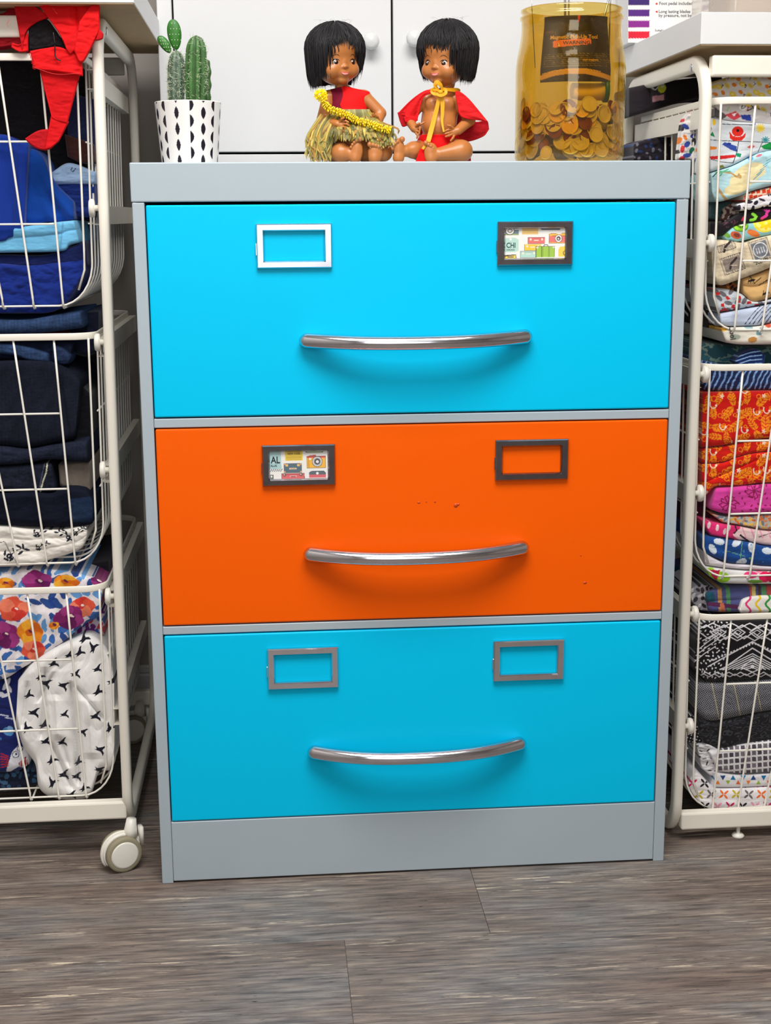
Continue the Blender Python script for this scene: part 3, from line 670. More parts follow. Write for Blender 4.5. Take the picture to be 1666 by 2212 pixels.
# --- left top basket, back to front
cloth('crumpled black cloth filling the top left basket behind the red one', [(-110, 120), (100, 118), (186, 150)], [(-110, 330), (90, 345), (150, 400), (190, 372)], .205, (24, 22, 25), None, .2, 22, 7, .05, group=GL)
cloth('black cloth patch caught in the folds of the red cloth', [(62, 52), (98, 41), (118, 62), (140, 96)], [(62, 109), (90, 106), (120, 101), (146, 112)], .086, (20, 19, 22), None, .02, 6, 3, .1, ends=3, name='black_cloth', m='redcloth')
cloth('navy cloth behind the side wires near the top left post', [(148, 196), (178, 208), (206, 215)], [(146, 300), (170, 335), (206, 330)], .165, (28, 38, 74), None, .15, 10, 4, .07, group=GL)
cloth('rust brown cloth behind the hanging red tip', [(140, 290), (172, 300), (204, 312)], [(146, 338), (176, 352), (206, 352)], .16, (64, 34, 30), None, .14, 8, 3, .07, group=GL)
def curs(k): k.line([(156, 362), (153, 368), (158, 371), (163, 364)], 1.6, (50, 60, 90)).line([(176, 356), (180, 360), (185, 354)], 1.4, (60, 80, 120))
cloth('pale blue printed cloth peeking out beside the side wires', [(112, 372), (150, 352), (206, 372)], [(112, 400), (150, 398), (206, 398)], .150, (156, 186, 222), curs, .14, 10, 3, .06, group=GL)
cloth('dark blue cloth folded under the pale blue printed one', [(108, 386), (150, 390), (206, 396)], [(100, 470), (150, 468), (204, 470)], .156, (20, 46, 120), None, .14, 10, 4, .07, creases=((.4, 4, 5), (.7, 4, 5)), group=GL)
cloth('deep blue cloth in soft diagonal folds in the top left basket', [(40, 318), (72, 322), (94, 340), (108, 372), (124, 400), (160, 436)], [(40, 482), (70, 484), (100, 480), (120, 479), (140, 478), (162, 474)], YL + .016, (0, 62, 150), None, .15, 14, 4, .035, (1, .8), group=GL,
      extra=lambda X, Z, t, s: 5 * np.sin((X * .8 - Z * .6) * .17) * np.clip((X - 80) / 30, 0, 1) ** 2)
cloth('royal blue cloth hanging in a long flat fold at the far left', [(-110, 296), (0, 290), (28, 300), (63, 308)], [(-110, 528), (0, 522), (20, 514), (52, 511)], YL, (10, 48, 140), None, .12, 9, 2.5, .03, (2.2, .4), group=GL,
      extra=lambda X, Z, t, s: 5 * np.exp(-np.abs(X - 36 + (Z - 400) * .05) / 3) + 3 * np.tanh((X - 36 + (Z - 400) * .05) / 4))
cloth('light blue cotton strip folded across the top left basket', [(-110, 500), (0, 494), (54, 489), (110, 481), (160, 476)], [(-110, 548), (0, 546), (70, 545), (136, 542), (150, 530), (173, 524)], YL + .004, (112, 184, 224), None, .14, 9, 1.6, .05, creases=((.42, 4, 5, .03),), group=GL, ends=5,
      extra=lambda X, Z, t, s: 7 * np.tanh((X - 133 - (Z - 510) * -.1) / 2) * np.clip((Z - 470) / 10, 0, 1) * .5)
cloth('dark navy cloth fold directly under the light blue strip', [(-110, 552), (0, 550), (100, 550), (186, 520)], [(-110, 578), (60, 578), (130, 572), (190, 574)], YL + .012, (6, 22, 76), None, .14, 9, 2, .06, group=GL)
cloth('crumpled navy blue cloth at the bottom of the top left basket', [(-110, 566), (0, 568), (60, 572), (127, 566), (186, 560)], [(-110, 678), (0, 677), (60, 677), (112, 674), (146, 652), (184, 590)], YL + .006, (10, 38, 122), None, .15, 16, 9, .032, (1, 1.5), group=GL)
# --- red cloth over the rim: one draped piece in several folds
red = thing('red_cloth', 'bright red frayed cloth draped over the top left basket and its post', 'cloth', (-.09, .08, 1.05))
def rc(n, A, B, Y, base=(222, 16, 22), **k): cloth(None, A, B, Y, base, None, k.pop('depth', .006), k.pop('rnd', 3), 1.7 * k.pop('amp', 2.5), k.pop('fold', .05) * .8, parent=red, name=n, m='redcloth', ends=k.pop('ends', 2), **k)
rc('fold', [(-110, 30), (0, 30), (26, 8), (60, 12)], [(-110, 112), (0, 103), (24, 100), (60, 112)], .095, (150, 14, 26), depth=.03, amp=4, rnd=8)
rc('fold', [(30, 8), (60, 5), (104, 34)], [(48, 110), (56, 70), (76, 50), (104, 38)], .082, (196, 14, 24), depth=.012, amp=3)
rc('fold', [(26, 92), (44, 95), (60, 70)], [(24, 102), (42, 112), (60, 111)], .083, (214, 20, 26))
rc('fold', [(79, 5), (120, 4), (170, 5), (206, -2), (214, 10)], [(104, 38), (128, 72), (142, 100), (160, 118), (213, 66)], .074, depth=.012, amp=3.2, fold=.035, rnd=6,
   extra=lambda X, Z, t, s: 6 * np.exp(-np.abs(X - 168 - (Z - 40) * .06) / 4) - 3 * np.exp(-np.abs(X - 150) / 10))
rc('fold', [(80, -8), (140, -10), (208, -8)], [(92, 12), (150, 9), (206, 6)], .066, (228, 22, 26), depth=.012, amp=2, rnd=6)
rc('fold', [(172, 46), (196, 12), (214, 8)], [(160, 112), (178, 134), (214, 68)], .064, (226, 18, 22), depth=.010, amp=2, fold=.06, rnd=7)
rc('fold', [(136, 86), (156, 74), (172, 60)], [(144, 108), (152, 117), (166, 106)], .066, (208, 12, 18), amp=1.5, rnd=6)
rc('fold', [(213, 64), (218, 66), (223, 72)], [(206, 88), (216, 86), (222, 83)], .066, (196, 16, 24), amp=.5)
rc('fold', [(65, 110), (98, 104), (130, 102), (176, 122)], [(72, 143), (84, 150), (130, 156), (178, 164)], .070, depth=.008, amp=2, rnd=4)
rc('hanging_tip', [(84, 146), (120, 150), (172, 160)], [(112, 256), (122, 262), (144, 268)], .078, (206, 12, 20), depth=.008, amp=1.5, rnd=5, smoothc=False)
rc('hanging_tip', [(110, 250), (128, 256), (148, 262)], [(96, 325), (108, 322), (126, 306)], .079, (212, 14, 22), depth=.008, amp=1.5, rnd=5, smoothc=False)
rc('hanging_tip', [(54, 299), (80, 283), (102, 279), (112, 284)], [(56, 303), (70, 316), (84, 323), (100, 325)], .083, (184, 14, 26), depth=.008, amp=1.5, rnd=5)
mb = MB(); r = R_(4)
for i in range(34):                                  # frayed threads along the cut edge
    f = i / 33; x, y = 66 + 10 * f + r.uniform(-1, 1), 112 + 36 * f; d = r.uniform(2, 5)
    p = at(np.array([x + 2, x - d * .6, x - d]), np.array([y, y + r.uniform(-1, 2), y + r.uniform(0, 3)]), .0695); mb.add(*sweep(p, circ(.00025, 4)), (214, 30, 34))
for a_, b_, c_ in (((113, 16), (120, 26), (124, 30)), ((20, 42), (16, 52), (17, 58)), ((70, 144), (120, 160), (174, 158))): 
    p = at(*np.array([a_, b_, c_]).T, .066); mb.add(*sweep(bez(p, 12), circ(.0003, 4)), (240, 70, 70))
o = mb.build('frayed_threads', 'redcloth', red, cols=True); o['kind'] = 'stuff'
tag((lambda p: mesh_obj('thread', *sweep(bez(p, 14), circ(.0009, 5)), 'hair'))(at(np.array([115, 118, 119, 124, 131]), np.array([70, 90, 118, 128, 131]), .0665)), 'loose black cord hanging down over the red cloth', 'thread')

# --- left middle basket
D1, D2 = (42, 62, 96), (24, 28, 42)
cloth('mid blue denim roll lying above the rim of the middle left basket', [(-110, 684), (0, 690), (60, 690), (120, 680), (174, 673)], [(-110, 724), (0, 722), (100, 718), (180, 708)], .122, D1, slub, .2, 16, 1.5, .05, m='denim', group=GL)
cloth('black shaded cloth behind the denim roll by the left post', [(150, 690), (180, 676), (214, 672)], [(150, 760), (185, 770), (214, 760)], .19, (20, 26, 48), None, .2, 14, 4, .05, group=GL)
cloth('dark denim fold just under the middle left rim', [(-110, 738), (0, 738), (110, 738), (160, 740)], [(-110, 780), (0, 776), (60, 778), (106, 786), (150, 782)], .150, (26, 34, 58), slub, .16, 14, 3, .04, m='denim', group=GL)
cloth('slanting blue denim fold below the middle left rim', [(-60, 742), (20, 744), (60, 750), (104, 764)], [(-60, 764), (20, 766), (62, 778), (106, 784)], .134, D1, slub, .06, 9, 2, .05, m='denim', group=GL)
cloth('curled end of blue denim hanging at the middle left rim', [(112, 744), (136, 752), (154, 768)], [(114, 782), (132, 788), (150, 786)], .136, (34, 48, 78), slub, .06, 12, 3, .06, m='denim', group=GL)
cloth('large dark denim bundle in the middle left basket', [(-110, 784), (0, 780), (70, 778), (120, 784), (160, 806), (175, 820)], [(-110, 962), (0, 962), (60, 968), (120, 956), (158, 948), (164, 930)], .126, D2, slub, .2, 20, 4, .022, (1.2, .9), m='denim', group=GL,
      extra=lambda X, Z, t, s: 7 * np.exp(-np.abs(X - 132 - (Z - 830) * .15) / 5) * np.clip((Z - 810) / 30, 0, 1))
cloth('black folded edge behind the large denim bundle', [(150, 800), (176, 830), (196, 850)], [(150, 996), (176, 996), (196, 996)], .165, (16, 17, 24), None, .18, 14, 4, .04, group=GL)
cloth('dark denim fold under the large denim bundle', [(-110, 966), (0, 964), (60, 970), (110, 962), (190, 950)], [(-110, 1002), (0, 1004), (60, 1000), (110, 992), (192, 998)], .122, (30, 35, 52), slub, .2, 14, 2.5, .04, m='denim', group=GL)
cloth('rumpled dark denim with a pale raw edge', [(-110, 1006), (0, 1006), (70, 1002), (112, 998)], [(-110, 1064), (0, 1062), (60, 1066), (122, 1062)], .128, (26, 30, 44), lambda k: (slub(k), k.line([(103, 994), (100, 1020), (93, 1040), (87, 1062)], 3.2, (190, 186, 160)), k.line([(98, 996), (92, 1020), (84, 1060)], 1.2, (90, 96, 120))), .2, 14, 4, .04, m='denim', group=GL)
cloth('greyish brown cloth tucked beside the denim by the corner wire', [(126, 1004), (160, 1000), (196, 996)], [(130, 1050), (160, 1060), (196, 1064)], .140, (112, 102, 94), None, .16, 10, 3, .05, (2, .8), group=GL)
cloth('dark navy roll with a lighter patch at its right end', [(-110, 1066), (0, 1066), (60, 1062), (110, 1066), (140, 1052), (186, 1056), (204, 1086)], [(-110, 1132), (0, 1133), (50, 1136), (126, 1138), (190, 1134), (202, 1124), (207, 1104)], .118, (16, 20, 36), lambda k: (k.poly([(150, 1078), (200, 1072), (202, 1128), (160, 1128)], (28, 44, 70)), k.line([(150, 1078), (160, 1128)], 1.5, (50, 66, 92))), .2, 18, 2, .04, m='denim', group=GL)
def twigs(k):
    c = (26, 28, 44)
    for x, y, s, fl in ((82, 1152, 1, 1), (150, 1160, 1.1, -1), (22, 1200, 1.4, 1), (85, 1182, .8, 1), (-50, 1170, 1.3, 1), (165, 1150, .8, 1)):
        k.line([(x, y), (x + 10 * s * fl, y - 8 * s), (x + 18 * s * fl, y - 11 * s), (x + 27 * s * fl, y - 8 * s)], 1.6, c)
        for u, v, a in ((6, -8, 60), (13, -14, 30), (20, -14, 80), (26, -9, 10), (2, 6, 140), (16, -4, 150), (-6, 6, 20), (-8, -4, 100)): k.ell(x + u * s * fl, y + v * s, 4.6 * s, 1.9 * s, c, a)
        k.ell(x - 2, y + 1, 5 * s, 4.4 * s, c).ell(x - 3, y + 1, 1.5, 1.3, (236, 232, 226))
    k.line([(-20, 1175), (10, 1170), (20, 1190), (40, 1222), (60, 1240)], 1.4, c)
cloth('white cloth with black twig flowers at the bottom of the middle left basket', [(-110, 1136), (0, 1136), (60, 1142), (130, 1144), (181, 1137), (189, 1150)], [(-110, 1224), (0, 1224), (77, 1220), (110, 1208), (150, 1196), (178, 1182), (189, 1158)], .118, (236, 230, 222), twigs, .2, 14, 3.5, .04, creases=((.3, 5, 6, .05), (.62, 3, 5, .05)), group=GL)

# --- left bottom basket
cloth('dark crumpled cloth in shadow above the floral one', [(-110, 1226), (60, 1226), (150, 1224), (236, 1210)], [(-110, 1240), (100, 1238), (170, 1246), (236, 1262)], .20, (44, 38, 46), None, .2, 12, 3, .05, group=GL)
cloth('watercolour floral cloth in plum, coral, orange and blue', [(-110, 1240), (0, 1234), (60, 1228), (130, 1232), (196, 1244), (226, 1258)], [(-110, 1474), (0, 1468), (48, 1443), (100, 1412), (140, 1384), (180, 1350), (214, 1330), (218, 1300)], .130, (234, 228, 232), watercolor, .2, 14, 3, .022, (1, 1), group=GL, du=1.2)
cloth('plum and white floral scrap beside the corner wire', [(160, 1352), (196, 1326), (226, 1318)], [(158, 1392), (196, 1376), (226, 1372)], .158, (214, 200, 214), blobs([(110, 40, 120), (60, 90, 160), (200, 60, 70)], 14, 8, 3), .16, 8, 4, .06, group=GL)
def monster(k):
    for x, y, rx, ry, a in ((14, 1478, 5, 15, 30), (-4, 1500, 14, 6, 0), (20, 1488, 9, 4, 60), (12, 1502, 10, 4, -20), (-20, 1560, 12, 5, 30), (-50, 1480, 14, 5, 30)): k.ell(x, y, rx, ry, (226, 228, 240), a)
    for x, y in ((2, 1548), (12, 1550), (22, 1556)): k.line([(x - 10, y - 6), (x + 6, y - 3)], 2.4, (200, 206, 226))
    k.ell(18, 1580, 12, 9, (88, 152, 214), 20).ell(22, 1574, 7, 5, (140, 190, 236), 20).ell(-2, 1596, 6, 3, (70, 120, 190))
    k.poly([(14, 1662), (26, 1624), (40, 1610), (58, 1616), (66, 1640), (62, 1660), (40, 1656), (14, 1672)], (230, 230, 240))
    k.ell(34, 1630, 8, 7.6, (20, 30, 80)).ell(34, 1630, 6.4, 6, (226, 228, 236)).ell(35, 1629, 2.4, 2.4, (20, 30, 80)).ell(43, 1617, 7, 6.6, (20, 30, 80)).ell(43, 1617, 5.2, 5, (226, 228, 236)).ell(44, 1617, 2, 2, (20, 30, 80))
    k.poly([(40, 1648), (56, 1634), (62, 1656), (42, 1656)], (170, 30, 40))
    for x in (44, 48, 52, 57): k.line([(x, 1638), (x, 1656)], 1.6, (232, 232, 240))
    for i in range(6): k.line([(2, 1628 + i * 6), (18, 1634 + i * 4)], 2.6, (178, 34, 52))
cloth('navy cloth with white and red cartoon print at the lower left', [(-110, 1476), (0, 1470), (30, 1452), (48, 1444)], [(-110, 1672), (0, 1668), (40, 1664), (64, 1650)], .152, (24, 36, 104), monster, .18, 14, 4, .04, group=GL)
cloth('dark blue leaf print cloth at the bottom left corner', [(-110, 1668), (0, 1668), (60, 1660), (84, 1670)], [(-110, 1712), (0, 1710), (40, 1706), (90, 1692)], .165, (16, 24, 48), blobs([(40, 66, 96), (60, 96, 130), (26, 36, 60)], 13, 7, 8), .16, 10, 4, .05, group=GL)
def birds(k):
    P = [(181, 1378), (200, 1398), (150, 1414), (172, 1408), (211, 1444), (164, 1455), (116, 1432), (138, 1480), (212, 1492), (74, 1538), (140, 1542), (207, 1546), (96, 1564), (180, 1580), (236, 1572), (218, 1618), (135, 1602), (100, 1600), (112, 1640), (170, 1644), (138, 1672), (216, 1662), (182, 1700), (112, 1690), (166, 1676), (56, 1572), (62, 1500), (155, 1716), (86, 1460), (244, 1470), (100, 1475)]
    r = R_(6)
    for x, y in P: swallow(k, x, y, 12.5 * r.uniform(.85, 1.1), r.uniform(-.7, 1.0))
def sfold(X, Z, t, s):
    g = lambda x0, y0, x1, y1, d, w: d * np.exp(-np.abs((X - x0) - (x1 - x0) / (y1 - y0) * (Z - y0)) / w) * np.clip((Z - min(y0, y1)) / 14, 0, 1) * np.clip((max(y0, y1) - Z) / 14, 0, 1)
    return 2.3 * (g(152, 1470, 170, 1700, 9, 4) + g(98, 1440, 88, 1600, 7, 4) + g(118, 1450, 80, 1520, 6, 5) + g(108, 1600, 160, 1712, 8, 5) + g(162, 1480, 228, 1560, 7, 4) + g(60, 1470, 46, 1580, 5, 4) + g(130, 1590, 150, 1660, 6, 4) - g(190, 1500, 200, 1640, 5, 16) - g(120, 1500, 125, 1600, 4, 12))
cloth('crumpled white cloth with black swallows in the bottom left basket', [(39, 1470), (70, 1432), (112, 1402), (157, 1380), (196, 1370), (226, 1392), (240, 1420), (247, 1457)], [(34, 1560), (50, 1612), (76, 1650), (84, 1700), (112, 1722), (165, 1728), (196, 1716), (214, 1668), (240, 1662), (248, 1628)], .121, (240, 238, 236), birds, .2, 26, 8, .024, (1.4, .8), group=GL, extra=sfold, du=1.1)

# ================================================================== right baskets
YR = .088
DARK = (36, 30, 36)
cloth('black roll of fabric behind the top right basket rim', [(1358, 190), (1420, 178), (1500, 168), (1560, 160)], [(1358, 254), (1420, 236), (1500, 214), (1560, 212)], .36, DARK, lambda k: (k.poly([(1405, 178), (1436, 174), (1438, 216), (1408, 222)], (70, 62, 70)), k.ell(1430, 190, 9, 11, (214, 224, 60)), k.ell(1431, 182, 4, 8, (240, 244, 214)), k.poly([(1410, 208), (1434, 204), (1434, 216), (1410, 220)], (206, 150, 160)), k.line([(1408, 190), (1416, 194), (1422, 188)], 3, (226, 226, 230))), .1, 12, 1.5, .04, group=GR)
def fruit(k):
    for x, y, r in scatter(1530, 1800, 150, 262, 17, 3, .25):
        t = r.randint(5)
        if t < 2: k.ell(x, y, 7, 5, (238, 214, 110), r.uniform(0, 60)).ell(x + 1, y + 1, 4, 2, (226, 196, 84), 20); [k.line([(x - 8, y), (x - 12, y + d)], 1.3, (40, 54, 80)) for d in (-4, 0, 4)]
        elif t < 4: k.ell(x, y, 5.5, 4, (240, 140, 44), r.uniform(0, 90))
        else: k.ell(x, y, 8, 5.4, (250, 214, 60), 20).ell(x, y, 4, 2.6, (252, 236, 140), 20)
cloth('white cloth with yellow and orange fruit print bulging above the top right rim', [(1537, 216), (1546, 192), (1562, 172), (1594, 161), (1640, 158), (1700, 158), (1790, 160)], [(1545, 250), (1600, 256), (1640, 262), (1700, 268), (1790, 270)], .112, (240, 234, 228), fruit, .08, 22, 5, .035, group=GR)
def words_(k):
    r = R_(8)
    k.line([(1552, 226), (1570, 240), (1600, 240), (1640, 254)], 11, (206, 200, 198)); k.poly([(1545, 232), (1572, 250), (1560, 258), (1543, 252)], (90, 84, 84))
    k.poly([(1566, 248), (1590, 240), (1602, 252), (1586, 260)], (204, 66, 80)).poly([(1600, 248), (1622, 248), (1624, 262), (1604, 258)], (44, 66, 156)).poly([(1582, 246), (1592, 244), (1586, 252)], (240, 236, 236))
    for i in range(10): x, y = 1560 + r.uniform(0, 220), 222 + r.uniform(0, 40); k.line([(x, y), (x + r.uniform(-20, 20), y + 8)], 2, [(40, 40, 50), (200, 60, 70), (150, 200, 90)][i % 3])
    k.ell(1606, 230, 9, 9, (240, 236, 234)); k.line([(1604, 224), (1603, 235), (1609, 233), (1611, 227), (1604, 224)], 1.6, (40, 40, 44)).line([(1614, 228), (1622, 228)], 1.8, (170, 50, 40)).line([(1618, 228), (1614, 240)], 1.8, (170, 50, 40))
cloth('rumpled white cloth with scribbled lettering print under the top right rim', [(1544, 222), (1600, 226), (1700, 252), (1790, 262)], [(1543, 256), (1590, 262), (1650, 268), (1700, 276), (1790, 282)], .104, (206, 198, 196), words_, .08, 8, 4, .05, group=GR)
def doodle(k):
    L = (60, 66, 76)
    k.line([(1559, 252), (1556, 302)], 1.5, L).line([(1560, 268), (1630, 270)], 1.5, L).line([(1536, 302), (1560, 304), (1626, 306), (1666, 308)], 1.5, L).line([(1632, 264), (1626, 304)], 1.5, L).line([(1596, 306), (1592, 330), (1584, 352)], 1.8, L).line([(1536, 344), (1560, 350), (1584, 352)], 1.5, L).line([(1648, 306), (1638, 328)], 1.5, L)
    k.ell(1594, 284, 12.5, 11, (230, 44, 34)).poly([(1576, 284), (1584, 294), (1604, 294), (1612, 286), (1610, 296), (1602, 304), (1584, 304), (1577, 298)], (230, 44, 34)).ell(1594, 282, 3, 3.4, (60, 20, 20)).line([(1589, 295), (1599, 295)], 1.5, (250, 220, 214))
    k.ell(1543, 264, 4, 7, (246, 206, 60)).poly([(1533, 292), (1540, 284), (1545, 296)], (30, 140, 80)).poly([(1533, 316), (1549, 317), (1548, 323), (1533, 324)], (238, 140, 50))
    k.poly([(1560, 312), (1566, 307), (1592, 316), (1592, 328), (1580, 324)], (54, 80, 170)).ell(1575, 311, 5, 3, (40, 60, 150)).poly([(1532, 338), (1560, 336), (1588, 334), (1588, 340), (1560, 344), (1536, 344)], (222, 40, 44)).poly([(1590, 330), (1602, 332), (1600, 340), (1592, 338)], (20, 150, 100))
    for a in range(0, 180, 30): k.line([(1643 - 9 * math.cos(math.radians(a)), 277 - 9 * math.sin(math.radians(a))), (1643 + 9 * math.cos(math.radians(a)), 277 + 9 * math.sin(math.radians(a)))], 2.4, (246, 214, 60))
    for a in range(15, 180, 36): k.line([(1654 - 8 * math.cos(math.radians(a)), 302 - 7 * math.sin(math.radians(a))), (1654 + 8 * math.cos(math.radians(a)), 302 + 7 * math.sin(math.radians(a)))], 2, (50, 150, 160))
    k.poly([(1614, 318), (1624, 312), (1632, 316), (1624, 322)], (226, 90, 90)).poly([(1644, 316), (1668, 306), (1668, 324), (1650, 322)], (20, 150, 70)).poly([(1550, 358), (1562, 356), (1566, 362), (1552, 364)], (150, 150, 60))
    for x, y, r in scatter(1690, 1800, 260, 360, 26, 4): k.ell(x, y, 8, 5, [(222, 44, 44), (54, 80, 170), (30, 140, 80)][r.randint(3)], 30)
cloth('white cloth with child-like coloured doodles and a red octopus shape', [(1533, 254), (1580, 262), (1640, 266), (1700, 272), (1790, 280)], [(1533, 372), (1560, 364), (1584, 356), (1640, 330), (1700, 322), (1790, 322)], YR + .004, (226, 232, 238), doodle, .08, 9, 2, .03, group=GR, du=1.0)
def scrapR(lab, A, B, Y, base, ink=None, **k): cloth(lab, A, B, Y, base, ink, k.pop('depth', .1), k.pop('rnd', 8), k.pop('amp', 4), k.pop('fold', .06), group=GR, **k)
scrapR('coloured print cloth seen through the side wires of the top right basket', [(1474, 262), (1492, 242), (1522, 238)], [(1464, 346), (1488, 344), (1524, 360)], .16, (226, 222, 220), blobs([(210, 60, 60), (30, 110, 80), (236, 130, 50), (50, 70, 150), (60, 56, 60)], 16, 8, 5), depth=.02)
scrapR('dark patterned cloth deep inside the top right basket', [(1368, 312), (1400, 300), (1450, 296)], [(1368, 348), (1400, 348), (1450, 348)], .33, (36, 32, 42), blobs([(110, 108, 124), (40, 60, 110), (20, 18, 22)], 14, 5, 7))
def island(k):
    k.ell(1612, 380, 40, 22, (240, 226, 176), -35).ell(1590, 408, 26, 12, (238, 222, 170), -15).ell(1640, 366, 14, 16, (240, 226, 176), -30)
    k.line([(1564, 372), (1580, 374), (1592, 382), (1600, 384), (1596, 376)], 3.4, (190, 150, 90)).ell(1598, 381, 5, 4, (196, 158, 96))
    for a in (-60, -30, 0, 30, 150, 185): k.line([(1562, 371), (1562 + 16 * math.cos(math.radians(a + 170)), 371 + 9 * math.sin(math.radians(a + 170)))], 2.6, (90, 170, 130))
    k.line([(1540, 382), (1552, 370)], 2, (40, 80, 80)).line([(1552, 408), (1560, 420), (1568, 430)], 6, (196, 160, 100)).ell(1622, 342, 6, 5, (90, 160, 220)).ell(1640, 336, 7, 2.4, (210, 110, 130), -20)
    for i in range(5): k.line([(1628 + i * 7, 388 - i * 10), (1646 + i * 6, 372 - i * 8)], 1.5, (90, 160, 180))
cloth('pale blue cloth with sandy palm island print', [(1535, 374), (1560, 366), (1584, 358), (1620, 340), (1648, 328), (1700, 322), (1790, 322)], [(1538, 424), (1552, 436), (1594, 424), (1640, 408), (1700, 396), (1790, 392)], YR, (186, 224, 232), island, .1, 12, 2.5, .035, group=GR, du=1.1,
      extra=lambda X, Z, t, s: 5 * np.exp(-np.abs(X - 1650 - (Z - 330) * .25) / 3))
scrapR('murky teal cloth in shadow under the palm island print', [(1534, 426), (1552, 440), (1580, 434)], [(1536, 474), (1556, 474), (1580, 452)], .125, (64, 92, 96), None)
def squares(k):
    r = R_(2)
    for x, y, q in scatter(1600, 1800, 392, 440, 11, 6, .1): k.poly([(x - 4.5, y - 3), (x + 4, y - 5), (x + 5, y + 3), (x - 3, y + 5)], (222, 66, 30))
cloth('narrow red cloth with white outlined squares', [(1606, 420), (1640, 410), (1700, 398), (1790, 394)], [(1608, 436), (1640, 426), (1700, 416), (1790, 412)], YR + .006, (244, 214, 190), squares, .2, 7, 1.5, .05, group=GR, ends=4, du=1.0)
cloth('white cloth with bold black brush strokes', [(1592, 442), (1620, 434), (1666, 420), (1790, 414)], [(1600, 456), (1630, 452), (1666, 446), (1790, 440)], YR + .002, (240, 236, 240), blobs([(28, 26, 44), (40, 38, 56), (60, 50, 70)], 15, 7.5, 21, asp=.45), .2, 8, 2, .05, group=GR, ends=5, du=1.0)
scrapR('brown and dark patterned corner of folded cloth behind the corner wire', [(1560, 452), (1580, 440), (1604, 434)], [(1556, 484), (1580, 478), (1606, 468)], .115, (84, 56, 52), blobs([(150, 90, 60), (30, 20, 26), (190, 170, 160)], 9, 5, 31), du=1.1)
def neon(k):
    k.line([(1626, 462), (1634, 468), (1630, 474), (1622, 476)], 6, (150, 236, 70)).line([(1650, 450), (1658, 456), (1656, 466), (1646, 472)], 6, (236, 70, 170)).ell(1662, 455, 2.2, 2.4, (236, 70, 170)).line([(1604, 476), (1606, 470)], 4, (210, 50, 80))
    r = R_(3)
    for i in range(26): x, y = r.uniform(1560, 1600), r.uniform(466, 500); k.line([(x, y), (x + r.uniform(-6, 6), y + 3)], 1.2, (110, 60, 80))
    for i in range(6): k.line([(1680 + i * 18, 452), (1688 + i * 18, 466)], 5, [(150, 236, 70), (236, 70, 170), (70, 150, 236)][i % 3])
cloth('black cloth with neon green and pink squiggles', [(1534, 480), (1566, 482), (1600, 462), (1640, 454), (1700, 444), (1790, 440)], [(1534, 510), (1560, 506), (1594, 486), (1640, 478), (1700, 466), (1790, 462)], YR + .008, (28, 22, 28), neon, .2, 8, 2, .05, group=GR)
def slices(k):
    k.ell(1600, 488, 17, 13, (98, 150, 50)).ell(1600, 487, 15, 11.5, (150, 214, 50)).ell(1602, 483, 6, 4.4, (244, 246, 224))
    for a in range(10, 180, 17): k.line([(1602 + 8 * math.cos(math.radians(a)), 483 + 6.5 * math.sin(math.radians(a))), (1602 + 11 * math.cos(math.radians(a)), 483 + 9.5 * math.sin(math.radians(a)))], 1.8, (34, 44, 20))
    k.ell(1652, 482, 24, 20, (250, 224, 60)).ell(1654, 482, 20, 16.5, (252, 240, 130))
    for a in range(0, 360, 45): k.ell(1655 + 10 * math.cos(math.radians(a)), 482 + 9 * math.sin(math.radians(a)), 6.4, 3.6, (250, 214, 30), a)
    k.ell(1590, 508, 12, 8, (200, 96, 60), 20).ell(1592, 508, 7, 4.5, (130, 60, 50), 20).ell(1628, 504, 14, 7, (240, 130, 60), 20).ell(1571, 508, 8, 5, (110, 160, 60), 30)
    for x, y, r in scatter(1700, 1800, 460, 520, 30, 5): k.ell(x, y, 15, 11, (150, 214, 50)).ell(x, y, 5, 4, (244, 246, 224))
cloth('bright cloth printed with kiwi and lemon slices', [(1564, 510), (1592, 488), (1640, 480), (1700, 468), (1790, 464)], [(1570, 520), (1594, 522), (1630, 514), (1700, 502), (1790, 498)], YR + .002, (150, 206, 214), slices, .2, 9, 1.5, .04, group=GR, du=.9, ends=5)
